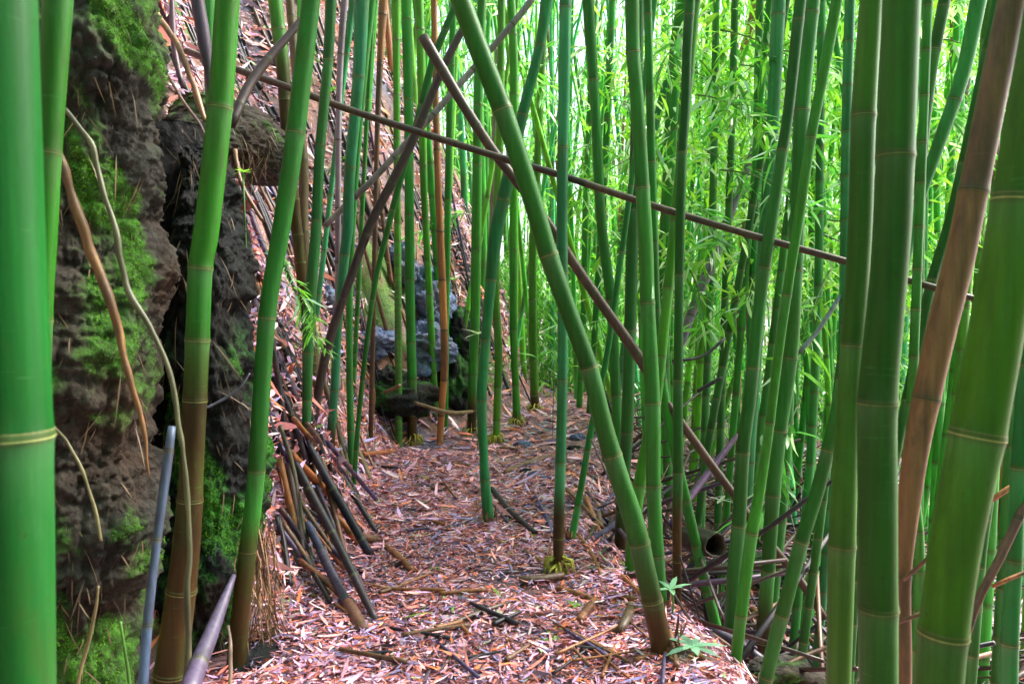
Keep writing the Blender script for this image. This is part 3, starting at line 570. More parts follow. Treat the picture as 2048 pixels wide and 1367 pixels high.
# poles slid down the bank
BANK = [
 ([(590, 925, 15), (635, 1010, 17), (680, 1095, 17), (722, 1180, 17), (752, 1240, 14)], 3.9, 3.3, 'black', 'blue-black pole, longest of those leaning on the bank down to the path', 'leaning_pole'),
 ([(606, 1030, 16), (632, 1080, 17), (660, 1140, 18), (700, 1215, 18)], 3.8, 3.4, 'purple', 'red-purple pole left of the longest blue-black pole on the bank', 'leaning_pole'),
 ([(697, 1205, 26), (712, 1235, 27), (728, 1262, 24)], 3.35, 3.2, 'brown', 'stubby brown cane butt lying at the lower end of the purple pole', 'cane_piece'),
 ([(612, 880, 14), (650, 950, 17), (690, 1020, 18), (742, 1112, 18)], 4.6, 4.0, 'black', 'dark pole with a broad black lower end, right of the other bank poles', 'leaning_pole'),
 ([(556, 1030, 10), (568, 1090, 13), (580, 1170, 12)], 3.4, 3.3, 'black', 'short blue-black stick upright beside the fibrous rock foot', 'leaning_pole'),
 ([(545, 752, 12), (570, 800, 14), (592, 860, 15), (610, 920, 14)], 4.2, 4.0, 'black', 'black pole high on the bank right of the leaning culm', 'leaning_pole'),
 ([(556, 640, 8), (580, 690, 10), (604, 745, 10)], 4.6, 4.4, 'black', 'thin black stick on the litter slope above the black pole', 'leaning_pole'),
 ([(560, 850, 9), (585, 930, 10), (600, 1020, 10), (612, 1090, 11)], 3.8, 3.6, 'brown', 'dark brown stick between the dark rock and the longest black pole', 'leaning_pole'),
 ([(640, 1000, 10), (690, 1050, 12), (715, 1085, 13)], 4.2, 3.95, 'tan', 'yellowish tan cane piece between the two dark poles on the bank', 'cane_piece'),
 ([(700, 1060, 12), (735, 1075, 15), (758, 1078, 12)], 4.1, 4.0, 'brown', 'short red-brown cane stub ending at the path beside the dark pole', 'cane_piece'),
 ([(600, 1120, 12), (650, 1160, 12), (690, 1200, 10)], 3.7, 3.5, 'tan', 'orange cane splinter under the red-purple pole', 'cane_piece'),
 ([(655, 1090, 12), (700, 1130, 13), (728, 1180, 11)], 3.75, 3.5, 'purple', 'bluish stick tucked under the longest blue-black pole', 'leaning_pole'),
 ([(672, 870, 8), (700, 960, 9), (728, 1030, 8)], 5.0, 4.6, 'brown', 'thin brown stick slanting down to the path left of the thin bowing culm', 'leaning_pole'),
 ([(715, 900, 13), (730, 935, 14), (742, 962, 11)], 5.3, 5.1, 'tan', 'short pinkish cane piece at the foot of the thin bowing culm', 'cane_piece'),
 ([(690, 690, 6), (745, 770, 6), (742, 850, 6)], 5.6, 5.4, 'tan', 'thin tan twig arching above the small dark hollow in the bank', 'leaning_pole'),
 ([(800, 770, 7), (750, 800, 9), (830, 820, 10)], 6.6, 6.4, 'brown', 'bent brown stick lying left of the straight collared culm', 'leaning_pole'),
 ([(830, 805, 7), (900, 825, 9), (950, 822, 7)], 6.8, 6.8, 'brown', 'brown stick lying level behind the straight collared culm and the jointed dead cane', 'leaning_pole'),
 ([(726, 908, 9), (760, 905, 10), (792, 902, 9)], 6.2, 6.3, 'tan', 'light orange stick lying level at the bank foot', 'leaning_pole'),
]
def on_bank(pts):
    hs = np.array([ground_hit(x, y) for x, y, w_ in pts]); t = np.array([p[1] for p in pts], float); t = (t - t[0]) / (t[-1] - t[0] + 1e-6)
    d0, d1 = hs[0] - .07, hs[-1] - .03
    for _ in range(3):
        k = np.min(hs - .05 - (d0 + (d1 - d0) * t))
        if k < 0: d0 += k * .9; d1 += k * .6
    return d0, d1
for pts, d0, d1, pal, lab, nm in BANK:
    d0, d1 = on_bank(pts)
    pole(nm, pts, d0, d1, pal, label=lab, spacing=.3, rings=False, cat='cane piece' if nm == 'cane_piece' else 'dead pole')

for k in range(86):                                        # the rest of the heap of canes
    if k < 34: x0, y0 = rng.uniform(552, 660), rng.uniform(800, 1080); a_ = rng.uniform(.55, 1.5); L = rng.uniform(60, 230); w_, g_ = rng.uniform(8, 16), 'in the heap on the left bank'
    elif k < 50: x0, y0 = rng.uniform(1110, 1300), rng.uniform(960, 1130); a_ = rng.choice([.8, 1.0, 1.2, 2.2, .6]) + rng.uniform(-.2, .2); L = rng.uniform(50, 120); w_, g_ = rng.uniform(6, 12), 'in the tangle right of the middle culm'
    else: x0, y0 = rng.uniform(1390, 1680), rng.uniform(1060, 1280); a_ = rng.choice([.7, .9, 2.5, .2]) + rng.uniform(-.2, .2); L = rng.uniform(80, 220); w_, g_ = rng.uniform(6, 14), 'in the dark tangle at the lower right'
    pts = [(x0 + math.cos(a_) * L * t, y0 + math.sin(a_) * L * t, w_ * (1 - .15 * t)) for t in (0, .33, .66, 1)]
    pal = ['black', 'purple', 'black', 'brown', 'umber', 'tan'][k % 6]; d0, d1 = on_bank(pts)
    if d0 < 1.5 or abs(d0 - d1) > 1.3 or (k >= 34 and min(d0, d1) < 3.15): continue
    lb = f'{pal.replace("umber", "red-brown")} dead cane {g_}'
    pole('leaning_pole', pts, d0, d1, pal, label=lb, group=lb, spacing=.3, rings=False)

def lying(name, pts, pal, label, cat='stick', lift=.012, hollow=False, **k):
    """a stick lying on the ground along pixels of the path"""
    ds = [ground_hit(x, y) for x, y, w_ in pts]; Wd = []
    for (x, y, w_), d in zip(pts, ds):
        p = at(x, y, d); r = w_ * .5 * d / F; Wd.append([p[0], p[1], p[2] + r * .8 + lift, r])
    Wd = resample(np.array(Wd), 14); org = Wd[0, :3].copy(); o = empty(name, org)
    mb = MB(); L = float(np.linalg.norm(Wd[-1, :3] - Wd[0, :3]))
    cane_mesh(Wd[:, :3] - org, Wd[:, 3], [L * .3, L * .72], pal, 14, mb=mb, seed=int(pts[0][0])); obj('shaft', mb.mesh('shaft'), M_DEAD, o)
    if hollow:
        a, b_ = Wd[0, :3] - org, Wd[1, :3] - org; ax = (a - b_); r = Wd[0, 3]; m2 = MB()
        lathe(m2, a, ax, [(-.04, r * 1.02, (.1, .06, .04)), (.012, r * 1.04, (.16, .1, .07)), (.013, r * .72, (.3, .2, .14)), (-.05, r * .65, (.01, .008, .006)), (-.05, .001, (.005, .004, .003))])
        obj('open_end', m2.mesh('open_end'), M_DEAD, o)
    tag(o, label, cat); return o
lying('stick', [(852, 1278, 10), (900, 1258, 10), (952, 1236, 10), (1015, 1214, 9)], 'brown', 'thin red-brown stick lying alone on the near path')
lying('hollow_cane', [(1044, 1172, 17), (1085, 1168, 16), (1125, 1160, 14)], 'brown', 'short fallen cane with an open hollow end, left of the middle culm foot', hollow=True)
lying('stick', [(984, 985, 11), (1020, 1030, 12), (1070, 1074, 12)], 'black', 'black stick running down right from the foot of the curving culm')
lying('stick', [(1048, 1110, 10), (1080, 1130, 11), (1110, 1148, 10)], 'brown', 'red-brown stick meeting the middle culm foot from the left')
lying('stick', [(1112, 1184, 10), (1150, 1196, 13), (1200, 1216, 13)], 'tan', 'orange-brown stick lying right below the middle culm')
lying('stick', [(1196, 1194, 11), (1240, 1202, 12), (1286, 1212, 12)], 'tan', 'pinkish stick lying against the foot of the big slanting culm')
lying('cane_piece', [(1158, 1254, 17), (1174, 1234, 20), (1188, 1214, 16)], 'tan', 'stubby orange cane sheath on the path below the orange-brown stick', 'cane piece')
lying('cane_piece', [(1238, 1276, 18), (1254, 1250, 22), (1264, 1222, 18)], 'brown', 'stubby brown cane sheath left of the foot of the big slanting culm', 'cane piece')
lying('cane_piece', [(772, 1100, 11), (795, 1122, 15), (824, 1150, 14)], 'tan', 'pale yellowish cane piece on the path right of the bank poles', 'cane piece')
lying('stick', [(818, 980, 7), (850, 978, 9), (884, 992, 8)], 'black', 'small dark curved stick in the middle of the path')
lying('stick', [(1010, 950, 9), (1060, 930, 9), (1108, 918, 8)], 'brown', 'brown stick left of the middle culm on the stony patch')
lying('stick', [(1240, 1046, 11), (1200, 1076, 11), (1146, 1102, 11)], 'purple', 'grey-violet stick rising right behind the middle culm foot')
lying('stick', [(1152, 1072, 8), (1180, 1110, 9), (1204, 1160, 9)], 'tan', 'pinkish stick slanting down right between middle culm and big slanting culm')
lying('stick', [(1070, 1000, 9), (1092, 1040, 10), (1106, 1080, 9)], 'purple', 'violet-grey stick lying just left of the brown foot of the middle culm')
lying('stick', [(548, 1238, 6), (600, 1232, 8), (664, 1222, 8)], 'brown', 'brown stick lying at the bottom of the bank near the mossy dark rock')
lying('stick', [(640, 1110, 8), (700, 1145, 9), (790, 1165, 7)], 'black', 'thin dark stick lying out onto the path below the bank poles')
lying('stick', [(700, 1168, 9), (740, 1180, 10), (780, 1184, 9)], 'tan', 'orange splinter lying by the lower end of the blue-black pole')
lying('stick', [(1480, 1030, 9), (1500, 1080, 9), (1530, 1120, 9)], 'black', 'black stick in the hollow behind the crossing pair of culms')
# ------------------------------------------------------------------ rocks
def loft_rock(name, rows, thick, mat, label, cat='rock', seed=0, amp=.09, moss=None, nr=150, na=170, front_bias=.5, mname='stone', mtop=99):
    """rows: (py, x left px, x right px, depth of the front) from top to bottom"""
    rows = np.array(rows, float); cen = []
    for py, xl, xr, d in rows:
        a, b = at(xl, py, d + thick * .35), at(xr, py, d + thick * .35); cen.append([*(a + b) / 2, np.linalg.norm(b - a) / 2])
    D = resample(np.array(cen)[::-1], nr); t = np.linspace(0, 1, nr)
    Rx, Ry = D[:, 3], np.full(nr, thick * .5)
    endf = np.sqrt(np.clip(1 - (np.maximum(t - .9, 0) / .1) ** 2, 0.0, 1)) * .999 + .001
    Rx = Rx * endf; Ry = Ry * endf
    a = np.linspace(0, 2 * np.pi, na, endpoint=False)
    ca, sa = np.cos(a), np.sin(a)
    sq = .8
    ux = np.sign(ca) * np.abs(ca) ** sq; uy = np.sign(sa) * np.abs(sa) ** sq
    V = np.stack([D[:, 0:1] + Rx[:, None] * ux, D[:, 1:2] + Ry[:, None] * uy, np.repeat(D[:, 2:3], na, 1)], -1)
    nrm = np.stack([np.repeat(ca[None, :], nr, 0), np.repeat(sa[None, :], nr, 0), np.zeros((nr, na)) + (t[:, None] > .9) * (t[:, None] - .9) * 9], -1)
    nrm /= np.linalg.norm(nrm, axis=-1, keepdims=True)
    flat = V.reshape(-1, 3); nf = nrm.reshape(-1, 3)
    q = flat + fbm(flat * 2, 2, 5)[:, None] * .2
    d = fbm(q * 2.2 + seed, 3, seed) * amp * 1.6 - fbm(q * 4.5 + seed, 4, seed + 4, .5, True) * amp * .5 + fbm(q * 9 + seed, 4, seed + 6, .6, True) * amp * .38 - fbm(flat * 19 + seed, 4, seed + 8, .6, True) * amp * .42
    flat = flat + nf * d[:, None] + np.array([0, 0, 1]) * (fbm(q * 5 + 9, 3, seed + 2) * amp * .2)[:, None]
    V = flat.reshape(nr, na, 3)
    # moss where the surface faces up or out in long patches
    dz = np.gradient(V, axis=0); dx = np.gradient(V, axis=1); nn = np.cross(dx.reshape(-1, 3), dz.reshape(-1, 3)); nn /= np.linalg.norm(nn, axis=1)[:, None] + 1e-9
    u_, v_ = flat[:, 0] * .9 + flat[:, 2] * .42, -flat[:, 0] * .42 + flat[:, 2] * .9
    mn = fbm(np.stack([u_ * 7, v_ * 1.6, flat[:, 1] * 3], 1) + 21, 4, seed + 30, .6)
    ms = sstep(-.14, .24, mn * 1.15 + .10 * nn[:, 2] + (moss if moss is not None else 0))
    ms = ms * (1 - sstep(mtop - .15, mtop + .1, flat[:, 2]))
    col = np.stack([ms, d * 0, d * 0], 1)
    org = np.array([D[0, 0], D[0, 1], 0]); i = np.arange(nr - 1)[:, None] * na; j = np.arange(na)[None, :]; jn = (j + 1) % na
    Qd = np.stack([i + j, i + jn, i + jn + na, i + j + na], -1).reshape(-1, 4)
    allV = np.vstack([flat, V[0].mean(0), V[-1].mean(0)]); b = len(flat)
    T = [(b, (k + 1) % na, k) for k in range(na)] + [(b + 1, (nr - 1) * na + k, (nr - 1) * na + (k + 1) % na) for k in range(na)]
    col = np.vstack([col, [0, 0, 0], [1, 0, 0]])
    o = empty(name, org); tag(o, label, cat)
    obj(mname, mesh_np(mname, allV - org, [Qd, np.array(T)], col), mat, o)
    # moss tufts growing out of the mossy patches
    pick = np.where((ms * (.7 + .9 * fbm(flat * 14, 3, 71)) > .5) & (nf[:, 1] < .5))[0]
    if len(pick):
        pk = rng.choice(pick, min(34000, len(pick) * 3)); m = len(pk)
        P = flat[pk] + rng.normal(0, .005, (m, 3)); Dd = nn[pk] * .3 + rng.normal(0, .45, (m, 3)) + np.array([0, 0, -.5])
        base = np.array([.12, .33, .025]); C = base * (.85 + .6 * fbm(flat[pk] * 9, 2, 6))[:, None] * rng.uniform(.75, 1.25, (m, 1)) * np.array([1, 1, 1]) * np.stack([rng.uniform(.8, 1.3, m), np.ones(m), rng.uniform(.7, 1.5, m)], 1)
        mb = MB(); mb.blades(P - org, Dd, rng.normal(0, 1, (m, 3)), rng.uniform(.003, .008, m), rng.uniform(.002, .004, m), C)
        g = obj('moss', mb.mesh('moss'), M_MOSS, o); g['kind'] = 'stuff'
    # hair roots and dead fibres hanging on the face
    pk = rng.choice(np.where(nf[:, 1] < -.1)[0], 420); mb = MB(); m = len(pk)
    mb.blades(flat[pk] + nn[pk] * .004 - org, np.stack([rng.normal(0, .3, m), rng.normal(0, .1, m), -np.ones(m)], 1) + rng.normal(0, .25, (m, 3)), nn[pk] + rng.normal(0, .3, (m, 3)), rng.uniform(.05, .2, m), .004,
              np.array([.2, .13, .08]) * rng.uniform(.3, 1.5, (m, 1)))
    g = obj('root_fibre', mb.mesh('root_fibre'), M_LITTER, o); g['kind'] = 'stuff'
    return o
loft_rock('rock', [(-260, -60, 368, 2.5), (0, -60, 330, 2.45), (130, -60, 333, 2.4), (250, -60, 306, 2.4), (340, -60, 308, 2.4), (430, -60, 296, 2.38), (540, -60, 313, 2.36), (620, -60, 302, 2.35), (720, -60, 318, 2.33), (870, -60, 298, 2.3), (950, -60, 318, 2.26), (1060, -60, 322, 2.22), (1150, -60, 298, 2.22), (1240, -60, 267, 2.22), (1420, -60, 272, 2.2), (1650, -60, 292, 2.2)],
          .55, M_ROCK, 'large brown rock face with streaks of bright moss at the left behind the thickest culm', seed=3, amp=.07, nr=330, na=330, moss=-.05)
loft_rock('rock', [(290, 400, 427, 3.15), (320, 385, 450, 3.1), (400, 380, 462, 3.05), (480, 375, 477, 3.0), (560, 365, 487, 2.98), (700, 350, 497, 2.95), (830, 340, 512, 2.93), (950, 330, 520, 2.92), (1060, 330, 512, 2.9), (1180, 330, 497, 2.9), (1300, 330, 492, 2.88), (1450, 330, 492, 2.85)],
          .55, M_ROCKB, 'dark upright rock with green moss low down, behind the culm with the brown foot', seed=40, amp=.07, nr=260, na=260, moss=-.05, mtop=1.15)
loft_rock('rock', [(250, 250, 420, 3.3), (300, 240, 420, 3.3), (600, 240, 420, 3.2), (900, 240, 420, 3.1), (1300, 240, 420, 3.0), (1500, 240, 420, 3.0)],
          .5, M_CRACK_SHADE, 'rock painted black as shade deep in the crack between the two large rocks', seed=60, amp=.05, nr=90, na=90, moss=-.6)  # rock added in the crack, its black colour stands for deep shade
loft_rock('rock', [(205, 380, 500, 4.0), (240, 345, 545, 3.9), (280, 330, 562, 3.8), (320, 400, 560, 3.8), (350, 440, 545, 3.85)],
          .8, M_ROCK, 'litter-topped rock ledge overhanging a dark gap at upper left', seed=77, amp=.07, nr=80, na=140, moss=-.3)
loft_rock('rock', [(1290, 490, 545, 2.75), (1320, 480, 585, 2.7), (1367, 470, 595, 2.65), (1440, 470, 600, 2.6)],
          .4, M_ROCKB, 'small dark grey rock at the bottom edge beside the near path', seed=91, amp=.03, nr=60, na=100, moss=-.5)
def boulder(px, py, wpx, hpx, d, mat, label, seed, lift=0, group=None, name='stone', cat='stone'):
    d = d or ground_hit(px, py) + .06
    nr, na = 56, 80; th = np.linspace(.001, np.pi - .001, nr)[:, None]; ph = np.linspace(0, 2 * np.pi, na, endpoint=False)[None, :]
    U = np.stack([np.sin(th) * np.cos(ph), np.sin(th) * np.sin(ph), np.cos(th) * np.ones_like(ph)], -1).reshape(-1, 3)
    d2 = 1 + .6 * fbm(U * 1.3 + seed, 3, seed) + .28 * fbm(U * 3.5 + seed, 5, seed + 3, .6, True)
    sx, sz = wpx * .5 * d / F, hpx * .5 * d / F
    V = U * d2[:, None] * np.array([sx, (sx + sz) * .55, sz]); c = at(px, py, d); c[1] += .1 * sx
    i = np.arange(nr - 1)[:, None] * na; j = np.arange(na)[None, :]; jn = (j + 1) % na
    Qd = np.stack([i + j, i + j + na, i + jn + na, i + jn], -1).reshape(-1, 4)
    ms = sstep(.0, .3, fbm(U * 2 + seed, 3, seed + 9)) * .5
    o = obj(name, mesh_np(name, V, Qd, np.stack([ms, ms * 0, ms * 0], 1)), mat, None, c); tag(o, label, cat, group); return o
boulder(805, 545, 60, 100, 0, M_BLUE, 'upper narrow blue-grey stone set in the orange bank', 5)
boulder(850, 610, 100, 120, 0, M_BLUE, 'large blue-grey stone in the bank right of the straight collared culm', 8)
boulder(845, 700, 110, 90, 0, M_BLUE, 'blue-grey stone low in the bank under the large one', 9)
boulder(735, 690, 110, 60, 0, M_BLUE, 'flat blue-grey stone in the bank above the dark hollow', 12)
boulder(765, 795, 150, 110, ground_hit(765, 795) + .16, M_ROCKB, 'dark earthy boulder at the bank foot left of the straight collared culm', 14)
boulder(905, 765, 80, 130, 0, M_ROCKB, 'dark mossy boulder behind the jointed dead cane', 15)
boulder(920, 690, 80, 110, 0, M_ROCKB, 'shaded mossy boulder between the jointed dead cane and the second collared culm', 16)
boulder(655, 610, 50, 60, 0, M_BLUE, 'small blue-grey stone left of the brown slanting cane', 19)
boulder(372, 620, 60, 90, 3.1, M_ROCKB, 'small stone wedged in the dark crack beside the brown-stained culm', 22)
boulder(428, 1160, 62, 90, 2.75, M_ROCKB, 'small black stone at the foot of the dark upright rock', 23)
boulder(1500, 1150, 150, 70, 0, M_ROCKB, 'dark earth-covered boulder in the hollow right of the path', 25)
boulder(1560, 1355, 150, 60, 2.9, M_ROCK, 'mossy stone at the bottom edge under the slanting culms', 27)

# loose stones beside the path
pal_st = [M_BLUE, M_ROCKB, M_BLUE]
for k in range(46):
    if k < 24: px, py, s_ = rng.uniform(1040, 1240), rng.uniform(850, 985), rng.uniform(14, 40)
    else: px, py, s_ = rng.uniform(1080, 1400), rng.uniform(1235, 1360), rng.uniform(12, 38)
    d = ground_hit(px, py)
    far = k < 24
    boulder(px, py, s_, s_ * .55, d, pal_st[k % 3], 'small blue-grey stone in the stony patch by the path bend' if far else 'small dark stone half buried in the litter at the lower middle',
            100 + k, group='stones of the stony patch' if far else 'stones in the near litter')

# fallen sticks and rotten cane on the low ground right of the path
mb = MB(); k = 0
while k < 1100:
    y = 3.0 + 8.5 * rng.random() ** 1.3; x = np.interp(y, XRY, XRX) + rng.uniform(.05, 3.2); k += 1
    if x > y * .7: continue
    L = rng.uniform(.25, 1.3); an = rng.uniform(0, 6.28); el = abs(rng.normal(0, .35)); z = h1(x, y) + .01
    e_ = np.array([x + math.cos(an) * math.cos(el) * L, y + math.sin(an) * math.cos(el) * L, z + math.sin(el) * L + .02]); e_[2] = max(e_[2], h1(e_[0], e_[1]) + .015)
    if e_[0] < np.interp(e_[1], XRY, XRX) - .05: continue
    pc_ = np.array(PAL[['black', 'umber', 'brown', 'black', 'purple', 'grey'][k % 6]][k % 3]) * rng.uniform(.6, 1.1); r = rng.uniform(.005, .017)
    mb.tube([np.array([x, y, z]), (np.array([x, y, z]) + e_) / 2 + rng.normal(0, .015, 3), e_], [r, r * .9, r * .7], pc_, 6)
tag(obj('dead_sticks', mb.mesh('dead_sticks'), M_DEAD), 'dark litter of broken sticks on the low ground right of the path', kind='stuff')

# rotten hollow log
o = empty('hollow_log', at(1430, 1090, 3.9)); mb = MB(); c = np.zeros(3)
ax = (.35, -1, .15)
lathe(mb, (0, 0, 0), ax, [(-.35, .04, (.03, .02, .015)), (-.2, .066, (.03, .022, .016)), (0, .064, (.04, .03, .02)), (.012, .06, (.1, .07, .05)), (.0, .05, (.06, .04, .03)), (-.08, .042, (.008, .006, .005)), (-.2, .001, (.003, .003, .002))])
obj('log_shell', mb.mesh('log_shell'), M_DEAD, o); tag(o, 'dark rotten hollow log end in the hollow right of the path', 'log')

# ------------------------------------------------------------------ vines and roots on the large rock
def vine(name, pts, d, col, label, cat='vine'):
    P = np.array([[*at(x, y, dd), w_ * .5 * dd / F] for (x, y, w_), dd in zip(pts, np.linspace(d[0], d[1], len(pts)))])
    D = resample(P, len(pts) * 7); D[:, :3] += .006 * np.stack([vnoise(D[:, :3] * 14, 3), vnoise(D[:, :3] * 14, 5), vnoise(D[:, :3] * 14, 7)], 1)
    rr = D[:, 3] * (1 + .25 * vnoise(D[:, :3] * 20, 6)); C = np.array(col) * (1 + .4 * vnoise(D[:, :3] * 12, 8))[:, None]
    org = D[-1, :3].copy(); mb = MB(); mb.tube(D[:, :3] - org, rr, np.clip(C, .01, 1), 10); return tag(obj(name, mb.mesh(name), M_DEAD, None, org), label, cat)
vine('vine', [(128, 220, 9), (180, 290, 10), (214, 400, 11), (240, 480, 12), (250, 572, 13), (300, 650, 11), (345, 760, 10), (358, 860, 9), (370, 950, 10), (378, 1050, 11), (375, 1250, 12), (368, 1400, 12)], (2.1, 2.0), (.1, .1, .05), 'long dark olive vine winding down the large rock and in front of the brown-stained culm')
vine('root', [(112, 300, 18), (150, 410, 19), (182, 500, 21), (213, 570, 20), (242, 680, 16), (268, 790, 13), (288, 880, 8), (300, 950, 3)], (2.15, 2.15), (.20, .095, .035), 'thick orange-brown root running down the face of the large rock', 'root')
vine('vine', [(92, 835, 5), (130, 880, 6), (160, 930, 7), (188, 1010, 7), (204, 1080, 6)], (2.15, 2.1), (.2, .17, .08), 'thin pale rootlet low on the large rock beside the thickest culm')
vine('vine', [(195, 1170, 6), (186, 1240, 7), (165, 1330, 7), (150, 1400, 7)], (2.1, 2.1), (.22, .18, .08), 'thin pale rootlet at the bottom of the large rock')
vine('vine', [(298, -5, 12), (330, 50, 12), (358, 95, 12), (388, 175, 12), (412, 240, 10)], (3.3, 3.1), (.3, .15, .07), 'orange-brown stem slanting to the node of the brown-stained culm, top left')
vine('vine', [(330, 140, 5), (365, 200, 6), (395, 245, 6), (412, 275, 5)], (3.4, 3.2), (.16, .09, .07), 'thin dark twig slanting below the orange-brown stem, top left')
vine('root', [(470, 300, 9), (478, 350, 8), (500, 400, 8), (525, 440, 7)], (3.4, 3.3), (.24, .12, .07), 'curving red-brown rootlet under the rock ledge', 'root')
vine('vine', [(500, 745, 3), (480, 775, 4), (440, 800, 5), (405, 815, 4)], (2.85, 2.8), (.2, .2, .28), 'pale grey forked rootlet on the dark upright rock')
vine('vine', [(455, 1250, 6), (462, 1300, 7), (460, 1400, 8)], (2.4, 2.3), (.3, .2, .15), 'pale thin stem beside the reddish purple cane at the bottom edge')
vine('vine', [(243, 1245, 6), (252, 1310, 7), (262, 1400, 7)], (2.1, 2.1), (.1, .28, .04), 'bright green stem at the foot of the large rock', 'vine')

# straw-like fibres at the foot of the culm by the dark rock
mb = MB(); m = 420; c = at(520, 1240, 2.95)
P = np.stack([rng.normal(0, .035, m), rng.normal(0, .06, m), rng.uniform(-.22, .42, m)], 1); D = np.stack([rng.normal(.05, .25, m), rng.normal(-.1, .2, m), -np.ones(m)], 1)
mb.blades(P, D, rng.normal(0, 1, (m, 3)), rng.uniform(.08, .24, m), .005, np.array([.26, .15, .08]) * rng.uniform(.3, 1.5, (m, 1)))
tag(obj('straw', mb.mesh('straw'), M_LITTER, None, c), 'brown hanging root fibres between the leaning culm foot and the bank', 'root fibres', kind='stuff')

# ------------------------------------------------------------------ leaf litter
BARE = []
for px_, py_ in ((800, 470), (770, 560), (830, 520), (780, 640), (850, 640), (760, 600)):
    p_ = at(px_, py_, ground_hit(px_, py_)); BARE.append((p_[0], p_[1]))
def litter(name, m, xr, yr, size, label, hill=False):
    X = rng.uniform(*xr, m); Y = yr[0] + (yr[1] - yr[0]) * rng.random(m) ** 1.5
    vis = np.abs(X) < Y * .72 + .3; X, Y = X[vis], Y[vis]; m = len(X)
    bare = fbm(np.stack([X * 1.7, Y * 1.7, X * 0], 1), 3, 77); dl = np.interp(Y, XLY, XLX) - X
    keep = ((dl > .15) & (bare + .5 * fbm(np.stack([X * 4.1, Y * 4.1, X * 0], 1), 3, 19) + rng.normal(0, .1, m) < .27)) if hill else (bare + rng.normal(0, .2, m) < .34 - .22 * (dl > .3))
    for bx, by in BARE: keep &= ((X - bx) ** 2 + (Y - by) ** 2 > (.26 + .12 * rng.normal(size=len(X))) ** 2)
    X, Y = X[keep], Y[keep]; m = len(X)
    Z = height(X, Y); e = .03; drr = X - np.interp(Y, XRY, XRX)
    nx_ = -(height(X + e, Y) - Z) / e; ny_ = -(height(X, Y + e) - Z) / e
    Nn = np.stack([nx_, ny_, np.ones(m)], 1); Nn /= np.linalg.norm(Nn, axis=1)[:, None]
    a = rng.uniform(0, 2 * np.pi, m); D = np.stack([np.cos(a), np.sin(a), rng.normal(0, .12, m)], 1)
    D -= Nn * (D * Nn).sum(1)[:, None] * .95; D += Nn * rng.normal(.02, .1, (m, 1))
    tint = rng.random(m)
    base = np.array([[.62, .17, .13], [.80, .36, .36], [.54, .32, .56], [.74, .56, .64], [.26, .08, .09], [.64, .18, .06], [.24, .2, .40], [.70, .36, .50], [.24, .40, .10], [.09, .05, .08]])
    pr = np.array([.15, .13, .12, .08, .16, .06, .08, .10, .008, .11]); pr /= pr.sum()
    pt_ = fbm(np.stack([X * 3.1, Y * 3.1, X * 0], 1), 3, 55)[:, None]
    C = base[rng.choice(len(base), m, p=pr)] * rng.uniform(.55, 1.25, (m, 1)) * (1.16 + .35 * pt_)
    mb = MB(); P = np.stack([X, Y, Z], 1) + Nn * rng.uniform(.003, .028, (m, 1))
    L = rng.uniform(.45, 1.3, m) * size * rng.choice([.8, 1, 1.9], m, p=[.45, .4, .15]); W = rng.uniform(.07, .15, m) * L + .003
    if hill: W *= rng.choice([.8, 1, 1.6], m)
    mb.blades(P, D, Nn + rng.normal(0, .35, (m, 3)), L, W, C, rng.uniform(-.25, .3, m))
    return tag(obj(name, mb.mesh(name, False), M_LITTER), label, kind='stuff')
litter('leaf_litter', 190000, (-1.7, 2.4), (1.7, 6.8), .046, 'pinkish brown fallen bamboo leaves on the near path and bank')
litter('leaf_litter', 60000, (-5.5, 6.0), (4.5, 15), .11, 'fallen bamboo leaves on the far path and the steep bank')
litter('leaf_litter', 75000, (-5.0, .3), (3.2, 12), .105, 'pale fallen leaves and sheaths lying thick on the steep bank', hill=True)
for k in range(88):                                       # dead canes slid down against the bank
    if k < 34: px, py = rng.uniform(850, 1075), rng.uniform(520, 850); w_ = 'behind the collared culms'
    elif k < 78: px, py = rng.uniform(555, 790), rng.uniform(430, 960); w_ = 'between the leaning culm and the brown slanting cane'
    else: px, py = rng.uniform(480, 800), rng.uniform(60, 420); w_ = 'on the upper litter slope'
    d = ground_hit(px, py); p = at(px, py, d)
    if d > 13: continue
    L = rng.uniform(.5, 1.5) * (d / 6); an = rng.uniform(.3, 1.45); dx, dz = -math.cos(an), math.sin(an)
    Pp = np.array([[p[0] + dx * L * t, p[1] + rng.uniform(0, .02) - .05, p[2] + .03 + dz * L * t] for t in np.linspace(0, 1, 7)])
    for q_ in Pp: q_[2] = max(q_[2], h1(q_[0], q_[1]) + .02)
    pal = ['black', 'purple', 'black', 'brown', 'black'][k % 5]; org = Pp[0].copy(); mb = MB(); r = rng.uniform(.012, .024)
    Dn = resample(Pp - org, 16); cane_mesh(Dn, np.linspace(r, r * .75, 16), list(np.arange(.1, L, .28)), pal, 9, mb=mb, seed=k)
    tag(obj('leaning_pole', mb.mesh('leaning_pole'), M_DEAD, None, org), f'{pal} dead cane leaning on the bank {w_}', 'dead pole', f'{pal} canes leaning {w_}')
